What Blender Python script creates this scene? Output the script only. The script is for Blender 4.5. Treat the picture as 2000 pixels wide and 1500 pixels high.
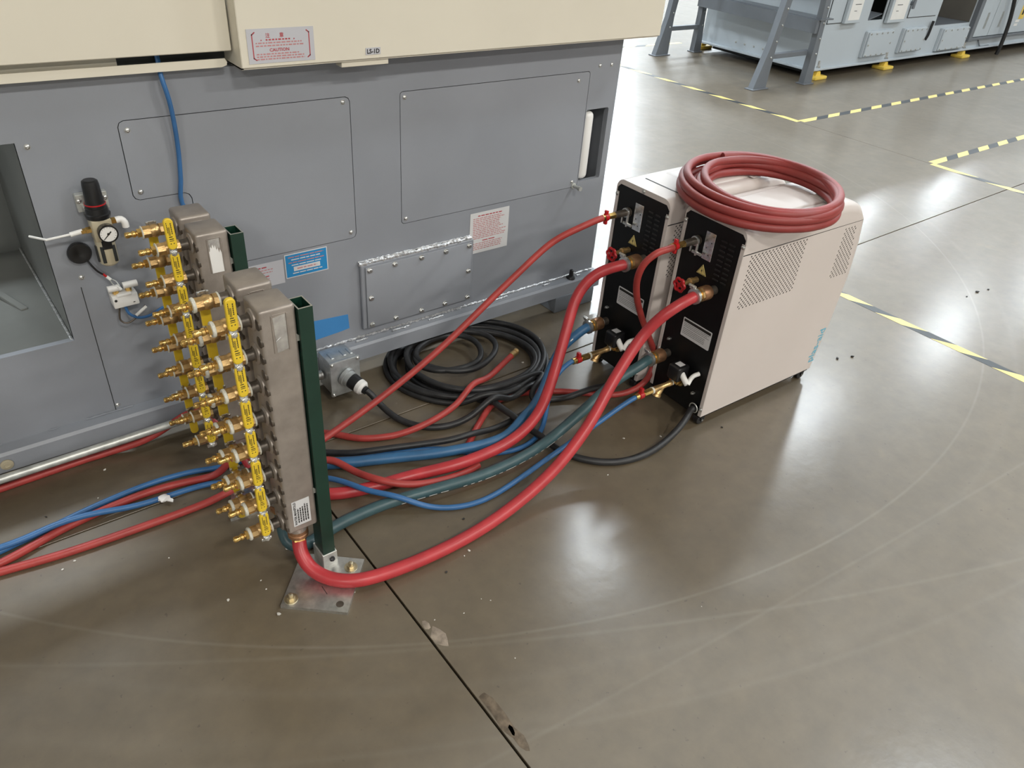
import bpy, bmesh, math, random
from mathutils import Vector, Matrix, Euler
random.seed(7)
PI = math.pi
for o in list(bpy.data.objects):
    bpy.data.objects.remove(o)
SC = bpy.context.scene
COL = SC.collection

# ------------------------------------------------------------------ camera
cam = bpy.data.cameras.new('camera')
cam.sensor_width = 36.0
cam.lens = 1470.8 / 2000 * 36.0
cam.clip_start, cam.clip_end = 0.05, 200
cam_o = bpy.data.objects.new('camera', cam)
COL.objects.link(cam_o)
pit, rol, yaw = math.radians(34.59), math.radians(4.861), math.radians(40.266)
fw = Vector((math.sin(yaw) * math.cos(pit), math.cos(yaw) * math.cos(pit), -math.sin(pit)))
rt = Vector((math.cos(yaw), -math.sin(yaw), 0))
up = rt.cross(fw)
r2 = rt * math.cos(rol) + up * math.sin(rol)
u2 = up * math.cos(rol) - rt * math.sin(rol)
cam_o.matrix_world = Matrix(((r2.x, u2.x, -fw.x, 0), (r2.y, u2.y, -fw.y, 0), (r2.z, u2.z, -fw.z, 1.6), (0, 0, 0, 1)))
SC.camera = cam_o

# ------------------------------------------------------------------ world, lamps, exposure
w = bpy.data.worlds.new('hall')
SC.world = w
w.use_nodes = True
w.node_tree.nodes['Background'].inputs[0].default_value = (0.75, 0.87, 1.0, 1)
w.node_tree.nodes['Background'].inputs[1].default_value = 0.30
SC.view_settings.view_transform = 'Standard'
SC.view_settings.look = 'None'
SC.view_settings.gamma = 1
SC.view_settings.use_curve_mapping = False
SC.view_settings.exposure = -0.56


def lamp(x, y, z, power, sx, sy, col=(0.965, 0.985, 1.0)):
    d = bpy.data.lights.new('ceiling_and_fill_lamp', 'AREA')
    d.shape = 'RECTANGLE'
    d.size, d.size_y = sx, sy
    d.energy = power
    d.color = col
    o = bpy.data.objects.new('ceiling_and_fill_lamp', d)
    o.location = (x, y, z)
    COL.objects.link(o)


WARM, COOL = (1.0, 0.965, 0.90), (0.86, 0.945, 1.0)
for ly, pw, col, xs in ((-10.6, 430, WARM, (-5.5, 0.4, 6.1, 11.6)), (-5.0, 450, WARM, (-5.5, 0.4, 6.1)), (0.0, 240, COOL, (6.1, 11.6, 17.1, 22.6)),  # frontmost row is added fill, brightening the upright machine faces
                        (5.3, 340, COOL, (-5.5, 0.4, 6.1, 11.6, 17.1, 22.6, 28.1)), (10.8, 520, COOL, (0.4, 6.1, 11.6, 17.1, 22.6, 28.1)),
                        (16.3, 680, COOL, (0.4, 6.1, 11.6, 17.1, 22.6, 28.1)), (21.8, 600, COOL, (0.4, 6.1, 11.6, 17.1, 22.6, 28.1))):  # rows beyond the aisle are added to brighten the far floor and walls
    for lx in xs:
        lamp(lx, ly, 6.5, pw, 1.3, 0.6, col)

# ------------------------------------------------------------------ materials


def mat(name, col, rough=0.5, metal=0.0, var=0.08, scale=6.0, bump=0.0, bscale=80.0, spec=0.5, rvar=0.06, col2=None, coat=0.0, stretch=None):
    m = bpy.data.materials.new(name)
    m.use_nodes = True
    nt = m.node_tree
    b = nt.nodes['Principled BSDF']
    b.inputs['Metallic'].default_value = metal
    b.inputs['Specular IOR Level'].default_value = spec
    if coat:
        b.inputs['Coat Weight'].default_value = coat
        b.inputs['Coat Roughness'].default_value = 0.15
    tc = nt.nodes.new('ShaderNodeTexCoord')
    src = tc.outputs['Object']
    if stretch:
        mp = nt.nodes.new('ShaderNodeMapping')
        mp.inputs['Scale'].default_value = stretch
        nt.links.new(src, mp.inputs['Vector'])
        src = mp.outputs['Vector']
    n = nt.nodes.new('ShaderNodeTexNoise')
    n.inputs['Scale'].default_value = scale
    n.inputs['Detail'].default_value = 4
    nt.links.new(src, n.inputs['Vector'])
    r = nt.nodes.new('ShaderNodeValToRGB')
    lo = col2 or tuple(c * (1 - var) for c in col)
    hi = col if col2 else tuple(min(1, c * (1 + var)) for c in col)
    r.color_ramp.elements[0].position, r.color_ramp.elements[1].position = 0.32, 0.68
    r.color_ramp.elements[0].color = (*lo, 1)
    r.color_ramp.elements[1].color = (*hi, 1)
    nt.links.new(n.outputs['Fac'], r.inputs['Fac'])
    nt.links.new(r.outputs['Color'], b.inputs['Base Color'])
    mr = nt.nodes.new('ShaderNodeMapRange')
    mr.inputs['To Min'].default_value = max(0.02, rough - rvar)
    mr.inputs['To Max'].default_value = min(1, rough + rvar)
    nt.links.new(n.outputs['Fac'], mr.inputs['Value'])
    nt.links.new(mr.outputs['Result'], b.inputs['Roughness'])
    if bump:
        n2 = nt.nodes.new('ShaderNodeTexNoise')
        n2.inputs['Scale'].default_value = bscale
        n2.inputs['Detail'].default_value = 3
        nt.links.new(src, n2.inputs['Vector'])
        bp = nt.nodes.new('ShaderNodeBump')
        bp.inputs['Strength'].default_value = bump
        bp.inputs['Distance'].default_value = 0.002
        nt.links.new(n2.outputs['Fac'], bp.inputs['Height'])
        nt.links.new(bp.outputs['Normal'], b.inputs['Normal'])
    return m


M = {}
M['grey'] = mat('grey_machine_paint', (0.255, 0.270, 0.298), 0.42, var=0.05, scale=3, bump=0.05, bscale=250)
M['greylid'] = mat('grey_panel_paint', (0.265, 0.280, 0.308), 0.40, var=0.05, scale=3, bump=0.05, bscale=250)
M['cream'] = mat('cream_machine_paint', (0.69, 0.645, 0.535), 0.45, var=0.03, scale=2)
M['dark'] = mat('dark_interior', (0.02, 0.022, 0.022), 0.6)
M['inner'] = mat('inner_sheet_metal', (0.19, 0.195, 0.185), 0.36, metal=0.2, var=0.25, scale=2.5)
M['weld'] = mat('bare_weld_bead', (0.75, 0.76, 0.78), 0.32, metal=0.75, var=0.4, scale=120, bump=1.0, bscale=220)
M['zinc'] = mat('zinc_plate', (0.62, 0.62, 0.60), 0.32, metal=0.9, var=0.15, scale=60)
M['zincy'] = mat('yellow_zinc', (0.60, 0.52, 0.36), 0.30, metal=0.9, var=0.2, scale=50)
M['galv'] = mat('galvanised_steel', (0.56, 0.57, 0.54), 0.42, metal=0.6, var=0.2, scale=30, bump=0.15, bscale=60)
M['header'] = mat('blasted_stainless', (0.325, 0.285, 0.25), 0.40, metal=0.45, var=0.12, scale=25, bump=0.12, bscale=400)
M['weldsteel'] = mat('heat_tinted_steel', (0.11, 0.092, 0.075), 0.40, metal=0.6, var=0.35, scale=40, bump=0.3, bscale=90)
M['green'] = mat('dark_green_paint', (0.006, 0.032, 0.020), 0.36, var=0.12, scale=12)
M['rim'] = mat('cut_steel_rim', (0.42, 0.42, 0.38), 0.4, metal=0.6)
M['brass'] = mat('forged_brass', (0.60, 0.40, 0.18), 0.33, metal=0.85, var=0.25, scale=50, bump=0.25, bscale=300)
M['brassy'] = mat('bright_brass', (0.78, 0.52, 0.18), 0.22, metal=0.95, var=0.15, scale=60)
M['copper'] = mat('aged_copper', (0.36, 0.19, 0.10), 0.40, metal=0.75, var=0.25, scale=40)
M['yellow'] = mat('yellow_vinyl', (0.72, 0.50, 0.03), 0.42, var=0.06, scale=30)
M['ink'] = mat('black_print', (0.015, 0.014, 0.012), 0.5)
M['ptfe'] = mat('thread_seal_tape', (0.62, 0.61, 0.53), 0.6, var=0.12, scale=200, bump=0.4, bscale=300)
M['red'] = mat('red_rubber_hose', (0.43, 0.034, 0.040), 0.36, var=0.10, scale=20, bump=0.05, bscale=400)
M['redthin'] = mat('red_thin_hose', (0.36, 0.042, 0.036), 0.46, var=0.12, scale=20, bump=0.08, bscale=500)
M['redcoil'] = mat('red_coil_hose', (0.26, 0.036, 0.032), 0.48, var=0.12, scale=12, bump=0.08, bscale=500)
M['teal'] = mat('dark_green_hose', (0.040, 0.085, 0.095), 0.40, var=0.15, scale=20)
M['blue'] = mat('blue_rubber_hose', (0.030, 0.115, 0.24), 0.42, var=0.12, scale=20)
M['bluethin'] = mat('blue_thin_hose', (0.035, 0.13, 0.31), 0.42, var=0.12, scale=20)
M['cable'] = mat('black_cable_jacket', (0.018, 0.018, 0.019), 0.46, var=0.3, scale=30)
M['black'] = mat('black_powder_coat', (0.004, 0.0045, 0.005), 0.42, var=0.2, scale=40, spec=0.3)
M['blackp'] = mat('black_plastic', (0.010, 0.010, 0.011), 0.35)
M['white'] = mat('white_plastic', (0.80, 0.79, 0.76), 0.40, var=0.03)
M['offwhite'] = mat('chiller_off_white_paint', (0.60, 0.54, 0.505), 0.38, var=0.02, scale=3)
M['paper'] = mat('white_label', (0.62, 0.62, 0.62), 0.5, var=0.03)
M['paperg'] = mat('grey_label', (0.50, 0.50, 0.53), 0.5, var=0.03)
M['redink'] = mat('red_print', (0.42, 0.06, 0.07), 0.55)
M['pinkink'] = mat('pale_red_print', (0.50, 0.22, 0.22), 0.55)
M['bluelab'] = mat('blue_label', (0.02, 0.23, 0.50), 0.45, var=0.04)
M['masking'] = mat('blue_masking_tape', (0.05, 0.23, 0.52), 0.6, var=0.06)
M['foil'] = mat('foil_label', (0.72, 0.72, 0.72), 0.24, metal=0.9, var=0.25, scale=50, bump=0.5, bscale=60)
M['redenamel'] = mat('red_enamel', (0.45, 0.012, 0.016), 0.30, var=0.1)
M['beige'] = mat('cast_beige_metal', (0.50, 0.44, 0.31), 0.35, metal=0.3, var=0.08)
M['alum'] = mat('aluminium_casting', (0.48, 0.50, 0.50), 0.38, metal=0.7, var=0.15, scale=40)
M['bglight'] = mat('light_grey_machine_paint', (0.47, 0.52, 0.56), 0.40, var=0.03, scale=1.5)
M['bgdark'] = mat('dark_grey_steel_paint', (0.15, 0.165, 0.185), 0.42, var=0.08, scale=4)
M['tank'] = mat('brown_grey_chute', (0.16, 0.15, 0.13), 0.4, var=0.12, scale=3)
M['yellowpad'] = mat('yellow_pad_enamel', (0.78, 0.55, 0.09), 0.4, var=0.1)
M['tapey'] = mat('yellow_floor_tape', (0.70, 0.56, 0.20), 0.45, var=0.08, scale=20)
M['tapek'] = mat('black_floor_tape', (0.035, 0.04, 0.045), 0.45, var=0.2, scale=20)
M['crumb'] = mat('pale_crumb', (0.60, 0.57, 0.52), 0.8)
M['crumbd'] = mat('dark_crumb', (0.03, 0.028, 0.026), 0.8)
M['chip'] = mat('raw_concrete', (0.28, 0.23, 0.18), 0.85, var=0.3, scale=60, bump=0.8, bscale=90)
M['spall'] = mat('broken_joint_concrete', (0.125, 0.095, 0.065), 0.9, var=0.4, scale=50, bump=1.0, bscale=90)
M['cyan'] = mat('light_blue_print', (0.10, 0.42, 0.58), 0.45)
M['wallp'] = mat('hall_wall_paint', (0.78, 0.80, 0.82), 0.7)


def concrete():
    m = bpy.data.materials.new('polished_concrete')
    m.use_nodes = True
    nt = m.node_tree
    N, L = nt.nodes, nt.links
    b = N['Principled BSDF']
    geo = N.new('ShaderNodeNewGeometry')

    def noise(scale, det=5, rough=0.55, vec=None, dist=0.0):
        n = N.new('ShaderNodeTexNoise')
        n.inputs['Scale'].default_value = scale
        n.inputs['Detail'].default_value = det
        n.inputs['Roughness'].default_value = rough
        n.inputs['Distortion'].default_value = dist
        L.new(vec or geo.outputs['Position'], n.inputs['Vector'])
        return n.outputs['Fac']

    def ramp(f, a, b_, ca, cb):
        r = N.new('ShaderNodeValToRGB')
        r.color_ramp.elements[0].position, r.color_ramp.elements[1].position = a, b_
        r.color_ramp.elements[0].color, r.color_ramp.elements[1].color = ca, cb
        L.new(f, r.inputs['Fac'])
        return r.outputs['Color']

    def mix(kind, f, a, c):
        x = N.new('ShaderNodeMix')
        x.data_type = 'RGBA'
        x.blend_type = kind
        if isinstance(f, float):
            x.inputs[0].default_value = f
        else:
            L.new(f, x.inputs[0])
        L.new(a, x.inputs[6])
        L.new(c, x.inputs[7])
        return x.outputs[2]

    mp = N.new('ShaderNodeMapping')
    mp.inputs['Rotation'].default_value = (0, 0, 0.6)
    mp.inputs['Scale'].default_value = (0.7, 3.2, 1)
    L.new(geo.outputs['Position'], mp.inputs['Vector'])
    base = ramp(noise(1.1), 0.3, 0.7, (0.103, 0.077, 0.044, 1), (0.128, 0.099, 0.062, 1))
    fine = ramp(noise(14, 6, 0.65), 0.25, 0.75, (0.82, 0.82, 0.82, 1), (1.14, 1.14, 1.14, 1))
    c = mix('MULTIPLY', 1.0, base, fine)
    streak = ramp(noise(1.6, 5, 0.6, mp.outputs['Vector'], 0.6), 0.35, 0.70, (0.95, 0.95, 0.94, 1), (1.05, 1.05, 1.05, 1))
    c = mix('MULTIPLY', 1.0, c, streak)
    ochre = ramp(noise(3.1, 4, 0.6, None, 0.4), 0.66, 0.74, (0, 0, 0, 1), (0.30, 0.30, 0.30, 1))
    oc = N.new('ShaderNodeRGB')
    oc.outputs[0].default_value = (0.20, 0.145, 0.07, 1)
    c = mix('MIX', ochre, c, oc.outputs[0])
    spk = ramp(noise(60, 2, 0.5), 0.70, 0.76, (1, 1, 1, 1), (0.6, 0.57, 0.55, 1))
    c = mix('MULTIPLY', 1.0, c, spk)
    # long wheel scuffs: arcs of large circles, broken up by noise
    pale = N.new('ShaderNodeRGB')
    pale.outputs[0].default_value = (0.25, 0.225, 0.185, 1)
    brk = noise(4.0, 3, 0.6)
    for cx, cy, rad, wd, amt in ((2.124, 3.63, 3.035, 0.007, 0.55), (2.124, 3.63, 3.16, 0.02, 0.16), (5.81, 10.21, 10.593, 0.009, 0.35), (6.58, 48.2, 47.92, 0.008, 0.30), (2.6, 4.6, 4.35, 0.03, 0.14), (3.2, 6.0, 5.9, 0.012, 0.22)):
        d = N.new('ShaderNodeVectorMath')
        d.operation = 'DISTANCE'
        d.inputs[1].default_value = (cx, cy, 0)
        L.new(geo.outputs['Position'], d.inputs[0])
        a = N.new('ShaderNodeMath')
        a.operation = 'SUBTRACT'
        a.inputs[1].default_value = rad
        L.new(d.outputs['Value'], a.inputs[0])
        ab = N.new('ShaderNodeMath')
        ab.operation = 'ABSOLUTE'
        L.new(a.outputs[0], ab.inputs[0])
        mr = N.new('ShaderNodeMapRange')
        mr.inputs['From Min'].default_value, mr.inputs['From Max'].default_value = 0, wd
        mr.inputs['To Min'].default_value, mr.inputs['To Max'].default_value = amt * 0.85, 0
        L.new(ab.outputs[0], mr.inputs['Value'])
        mu = N.new('ShaderNodeMath')
        mu.operation = 'MULTIPLY'
        L.new(mr.outputs['Result'], mu.inputs[0])
        L.new(brk, mu.inputs[1])
        c = mix('MIX', mu.outputs[0], c, pale.outputs[0])
    L.new(c, b.inputs['Base Color'])
    # broad haze of the worn slab under a thin, glossier sealer
    rr = N.new('ShaderNodeMapRange')
    rr.inputs['From Min'].default_value, rr.inputs['From Max'].default_value = 0.3, 0.7
    rr.inputs['To Min'].default_value, rr.inputs['To Max'].default_value = 0.50, 0.58
    L.new(noise(5, 6, 0.65), rr.inputs['Value'])
    L.new(rr.outputs['Result'], b.inputs['Roughness'])
    b.inputs['Specular IOR Level'].default_value = 0.95
    b.inputs['Coat Weight'].default_value = 0.55
    b.inputs['Coat Roughness'].default_value = 0.205
    bp = N.new('ShaderNodeBump')
    bp.inputs['Strength'].default_value = 0.10
    bp.inputs['Distance'].default_value = 0.004
    L.new(noise(22, 6, 0.6), bp.inputs['Height'])
    L.new(bp.outputs['Normal'], b.inputs['Normal'])
    L.new(bp.outputs['Normal'], b.inputs['Coat Normal'])
    return m


M['floor'] = concrete()

# ------------------------------------------------------------------ mesh helpers


def V(*a):
    return Vector(a)


class MB:
    """collects shapes; build() links them as ONE mesh object"""

    def __init__(self):
        self.bm = bmesh.new()
        self.mi = 0

    def face(self, vs, smooth=False):
        try:
            f = self.bm.faces.new(vs)
            f.material_index = self.mi
            f.smooth = smooth
            return f
        except ValueError:
            return None

    def box(self, a, b, bev=0.0, seg=2, mtx=None):
        a, b = V(*a), V(*b)
        t = bmesh.new()
        vs = [t.verts.new((x, y, z)) for x in (a.x, b.x) for y in (a.y, b.y) for z in (a.z, b.z)]
        for q in ((0, 1, 3, 2), (4, 6, 7, 5), (0, 4, 5, 1), (2, 3, 7, 6), (0, 2, 6, 4), (1, 5, 7, 3)):
            t.faces.new([vs[i] for i in q])
        bmesh.ops.recalc_face_normals(t, faces=t.faces)
        if bev > 0:
            bmesh.ops.bevel(t, geom=t.edges[:], offset=bev, segments=seg, profile=0.5, affect='EDGES')
        self.merge(t, mtx)
        return self

    def merge(self, t, mtx=None, smooth=None):
        if mtx is not None:
            t.transform(mtx)
        mp = {}
        for v in t.verts:
            mp[v] = self.bm.verts.new(v.co)
        for f in t.faces:
            g = self.face([mp[v] for v in f.verts], f.smooth if smooth is None else smooth)
        t.free()

    def quad(self, p, q, r, s):
        self.face([self.bm.verts.new(x) for x in (p, q, r, s)])
        return self

    def poly(self, pts):
        self.face([self.bm.verts.new(x) for x in pts])
        return self

    def prism(self, pts, d):
        """closed outline pts extruded by the vector d"""
        d = V(*d)
        a = [self.bm.verts.new(p) for p in pts]
        b = [self.bm.verts.new(V(*p) + d) for p in pts]
        self.face(a[::-1])
        self.face(b)
        n = len(a)
        for i in range(n):
            self.face([a[i], a[(i + 1) % n], b[(i + 1) % n], b[i]])
        return self

    def rings(self, rings, cap=True, close=True, smooth=True):
        rv = [[self.bm.verts.new(p) for p in r] for r in rings]
        n = len(rv[0])
        for i in range(len(rv) - 1):
            for k in range(n if close else n - 1):
                self.face([rv[i][k], rv[i][(k + 1) % n], rv[i + 1][(k + 1) % n], rv[i + 1][k]], smooth)
        if cap:
            self.face(rv[0][::-1])
            self.face(rv[-1])
        return self

    def lathe(self, prof, org=(0, 0, 0), axis=(0, 0, 1), seg=16, cap=True, hexa=False):
        """prof: list of (distance along axis, radius)"""
        ax = V(*axis).normalized()
        e1 = ax.orthogonal().normalized()
        if abs(ax.z) < 0.9:
            e1 = V(0, 0, 1) - ax * ax.z
            e1.normalize()
        e2 = ax.cross(e1)
        org = V(*org)
        rs = []
        for h, r in prof:
            rs.append([org + ax * h + (e1 * math.cos(2 * PI * k / seg) + e2 * math.sin(2 * PI * k / seg)) * r for k in range(seg)])
        self.rings(rs, cap, True, seg > 8)
        return self

    def tube(self, pts, r, seg=12, step=0.012, smooth=True):
        path = spline(pts, step)
        return self.sweep(path, r, seg)

    def sweep(self, path, r, seg=12):
        fr = frames(path)
        rs = []
        for i, (p, t, n, b) in enumerate(fr):
            rad = r(i / (len(fr) - 1)) if callable(r) else r
            rs.append([p + (n * math.cos(2 * PI * k / seg) + b * math.sin(2 * PI * k / seg)) * rad for k in range(seg)])
        self.rings(rs)
        return self

    def build(self, name, m, parent=None, label=None, ang=35, loc=None, rot=None):
        me = bpy.data.meshes.new(name)
        bmesh.ops.recalc_face_normals(self.bm, faces=self.bm.faces)
        off = None
        if parent is not None and loc is None:
            off = ORG.get(parent.name)
            if off is not None:
                bmesh.ops.translate(self.bm, verts=self.bm.verts, vec=-off)
        self.bm.to_mesh(me)
        self.bm.free()
        for x in (m if isinstance(m, (list, tuple)) else [m]):
            me.materials.append(M[x] if isinstance(x, str) else x)
        for p in me.polygons:
            p.use_smooth = True
        me.set_sharp_from_angle(angle=math.radians(ang))
        return link(name, me, parent, label, off, loc, rot)


ORG = {}


def link(name, me, parent=None, label=None, off=None, loc=None, rot=None):
    o = bpy.data.objects.new(name, me)
    COL.objects.link(o)
    if parent is not None:
        o.parent = parent
    if off is not None:
        ORG[o.name] = off
    if loc is not None:
        o.location = loc
    if rot is not None:
        o.rotation_euler = rot
    if label:
        o['label'] = label
    return o


def tag(o, label=None, cat=None, group=None, kind=None):
    if label:
        o['label'] = label
    if cat:
        o['category'] = cat
    if group:
        o['group'] = group
    if kind:
        o['kind'] = kind
    return o


def thing(name, label, cat, loc=(0, 0, 0), rz=0.0, group=None, local=False):
    """Empty at the thing's base. local=False: its parts are given in world coordinates"""
    o = bpy.data.objects.new(name, None)
    o.empty_display_size = 0.05
    COL.objects.link(o)
    o.location = loc
    o.rotation_euler = (0, 0, rz)
    if not local:
        ORG[o.name] = V(*loc)
    return tag(o, label, cat, group)


def spline(pts, step=0.012):
    P = [V(*p) for p in pts]
    P = [P[0] * 2 - P[1]] + P + [P[-1] * 2 - P[-2]]
    out = []
    for i in range(1, len(P) - 2):
        p0, p1, p2, p3 = P[i - 1:i + 3]
        d01, d12, d23 = [max(1e-4, (a - b).length) ** 0.5 for a, b in ((p1, p0), (p2, p1), (p3, p2))]
        m1 = (p1 - p0) / d01 - (p2 - p0) / (d01 + d12) + (p2 - p1) / d12
        m2 = (p2 - p1) / d12 - (p3 - p1) / (d12 + d23) + (p3 - p2) / d23
        m1, m2 = m1 * d12, m2 * d12
        n = max(2, int((p2 - p1).length / step))
        for k in range(n):
            t = k / n
            out.append(p1 * (2 * t ** 3 - 3 * t * t + 1) + m1 * (t ** 3 - 2 * t * t + t) + p2 * (3 * t * t - 2 * t ** 3) + m2 * (t ** 3 - t * t))
    out.append(P[-2])
    return out


def frames(path):
    out = []
    n = None
    for i, p in enumerate(path):
        t = (path[min(i + 1, len(path) - 1)] - path[max(i - 1, 0)]).normalized()
        if n is None:
            n = V(0, 0, 1) - t * t.z
            if n.length < 0.1:
                n = V(1, 0, 0) - t * t.x
        else:
            n = n - t * n.dot(t)
        n = n.normalized()
        out.append((p, t, n, t.cross(n)))
    return out


def rrect(w_, h_, r, seg=4):
    """rounded rectangle outline, centred, as (u, v)"""
    out = []
    for cx, cy, a0 in ((w_ / 2 - r, h_ / 2 - r, 0), (-w_ / 2 + r, h_ / 2 - r, 90), (-w_ / 2 + r, -h_ / 2 + r, 180), (w_ / 2 - r, -h_ / 2 + r, 270)):
        for k in range(seg + 1):
            a = math.radians(a0 + 90 * k / seg)
            out.append((cx + r * math.cos(a), cy + r * math.sin(a)))
    return out


def sheet(mb, outer, holes, to3, depth):
    """flat sheet with real holes; to3 maps (u, v) to 3-D; hole and outer edges get a lip of the vector depth"""
    t = bmesh.new()
    edges = []
    for loop in [outer] + holes:
        vs = [t.verts.new((u, v, 0)) for u, v in loop]
        for i in range(len(vs)):
            edges.append(t.edges.new((vs[i], vs[(i + 1) % len(vs)])))
    bmesh.ops.triangle_fill(t, use_beauty=True, use_dissolve=False, edges=edges)
    for v in t.verts:
        v.co = to3(v.co.x, v.co.y)
    for f in t.faces:
        f.smooth = False
    mb.merge(t)
    d = V(*depth)
    for loop in [outer] + holes:
        a = [mb.bm.verts.new(to3(u, v)) for u, v in loop]
        b = [mb.bm.verts.new(to3(u, v) + d) for u, v in loop]
        n = len(a)
        for i in range(n):
            mb.face([a[i], a[(i + 1) % n], b[(i + 1) % n], b[i]])


def text(body, size, align='CENTER', bold=0.0, sx=1.0):
    cu = bpy.data.curves.new('t', 'FONT')
    cu.body = body
    cu.size = size
    cu.align_x = align
    cu.offset = bold
    cu.resolution_u = 2
    ob = bpy.data.objects.new('t', cu)
    COL.objects.link(ob)
    dg = bpy.context.evaluated_depsgraph_get()
    me = bpy.data.meshes.new_from_object(ob.evaluated_get(dg))
    bpy.data.objects.remove(ob)
    vs = [(v.co.x * sx, v.co.y) for v in me.vertices]
    fs = [list(p.vertices) for p in me.polygons]
    bpy.data.meshes.remove(me)
    return vs, fs


class Label:
    """thin plate with print on it: origin o = top-left corner, u to the right, v down, n outward"""

    def __init__(self, o, u, v, w_, h_, mats, thick=0.0008, rad=0.0):
        self.o, self.u, self.v = V(*o), V(*u).normalized(), V(*v).normalized()
        self.n = self.v.cross(self.u).normalized()
        self.w, self.h, self.mats = w_, h_, mats
        self.mb = MB()
        self.t = thick
        if rad:
            pts = [self.at(a + w_ / 2, -b + h_ / 2, 0) for a, b in rrect(w_, h_, rad, 3)]
        else:
            pts = [self.at(0, 0), self.at(w_, 0), self.at(w_, h_), self.at(0, h_)]
        self.mb.prism([tuple(p) for p in pts], tuple(self.n * thick))

    def at(self, x, y, d=0.0):
        return self.o + self.u * x + self.v * y + self.n * d

    def rect(self, x, y, w_, h_, mi, d=0.0003):
        self.mb.mi = mi
        k = self.t + d
        self.mb.quad(self.at(x, y, k), self.at(x + w_, y, k), self.at(x + w_, y + h_, k), self.at(x, y + h_, k))
        self.mb.mi = 0

    def lines(self, x, y, w_, n, pitch, hgt, mi, word=(0.004, 0.012), ragged=0.8):
        for i in range(n):
            cx, end = x, x + w_ * random.uniform(ragged, 1)
            while cx < end:
                l = min(random.uniform(*word), end - cx)
                self.rect(cx, y + i * pitch, l, hgt, mi)
                cx += l + hgt * 0.8

    def text(self, s, x, y, size, mi, bold=0.0, rot=False, sx=1.0, align='CENTER'):
        vs, fs = text(s, size, align, bold, sx)
        self.mb.mi = mi
        k = self.t + 0.0004
        if rot:
            bv = [self.mb.bm.verts.new(self.at(x + b, y + a, k)) for a, b in vs] if rot == 'down' else [self.mb.bm.verts.new(self.at(x - b * -1 * -1, y - a, k)) for a, b in vs]
        else:
            bv = [self.mb.bm.verts.new(self.at(x + a, y - b, k)) for a, b in vs]
        for f in fs:
            self.mb.face([bv[i] for i in f])
        self.mb.mi = 0

    def build(self, name, parent, label=None):
        return self.mb.build(name, self.mats, parent, label)


def screw_mesh(name, m, r=0.006, h=0.005, washer=0.0, kind='pan'):
    """screw head looking along +Z"""
    mb = MB()
    if washer:
        mb.lathe([(0, washer), (0.0012, washer)], seg=14)
    if kind == 'hex':
        mb.lathe([(0.0, r), (h * 0.85, r), (h, r * 0.85)], seg=6)
    else:
        mb.lathe([(0.0, r), (h * 0.5, r), (h * 0.9, r * 0.7), (h, r * 0.35), (h * 0.6, r * 0.3)], seg=12)
    o = mb.build(name, m)
    me = o.data
    bpy.data.objects.remove(o)
    return me


FACE_MY = (PI / 2, 0, 0)      # +Z turned to -Y
FACE_MX = (0, -PI / 2, 0)     # +Z turned to -X


def stick(name, me, parent, pos, rot=None):
    """place shared mesh data in world coordinates under parent"""
    p = V(*pos) - ORG.get(parent.name, V(0, 0, 0))
    o = link(name, me, parent, None, None, p, rot)
    return o

# ------------------------------------------------------------------ the setting
def slab_floor():
    b = MB()
    b.box((-14, -16, -0.40), (32, 26, -0.16))
    fl = b.build('floor', 'chip')
    tag(fl, kind='structure')
    xs = [-14, -9.805, -4.58, 0.645, 5.87, 11.095, 16.32, 21.545, 26.77, 32]
    ys = [-16, -13.85, -8.62, -3.395, 1.83, 7.055, 12.28, 17.505, 22.73, 26]
    for i in range(len(xs) - 1):
        for j in range(len(ys) - 1):
            b = MB()
            b.box((xs[i] + 0.003, ys[j] + 0.003, -0.16), (xs[i + 1] - 0.003, ys[j + 1] - 0.003, 0), 0.0008, 1)
            b.build('slab', 'floor', fl)
    for k, (cx, cy, sx, sy, n, m_) in enumerate(((0.668, 0.985, 0.022, 0.040, 9, 'chip'), (0.660, 1.035, 0.010, 0.022, 7, 'chip'),
                                                 (0.664, 0.725, 0.016, 0.085, 11, 'spall'), (0.668, 0.66, 0.013, 0.05, 9, 'spall'))):
        b = MB()
        pts = []
        for a in range(n):
            t = 2 * PI * a / n
            q = random.uniform(0.7, 1.1)
            x = max(cx + math.cos(t) * sx * q, 0.6485)
            pts.append((x, cy + math.sin(t) * sy * q, 0.0))
        top = [(cx + (p[0] - cx) * 0.8, cy + (p[1] - cy) * 0.85, 0.0012) for p in pts]
        b.rings([pts, top], True, True, False)
        b.build('joint_patch', m_, fl)
    return fl


FLOOR = slab_floor()
b = MB(); b.box((-14.2, -16, -0.1), (-14, 26, 8.2)); tag(b.build('wall_left', 'wallp'), kind='structure')
b = MB(); b.box((32, -16, -0.1), (32.2, 26, 8.2)); tag(b.build('wall_right', 'wallp'), kind='structure')
b = MB(); b.box((-14, 26, -0.1), (32, 26.2, 8.2)); tag(b.build('wall_back', 'wallp'), kind='structure')
b = MB(); b.box((-14, -16.2, -0.1), (32, -16, 8.2)); tag(b.build('wall_front', 'wallp'), kind='structure')
b = MB(); b.box((-14, -16, 8.0), (32, 26, 8.2)); tag(b.build('ceiling', 'wallp'), kind='structure')


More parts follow.
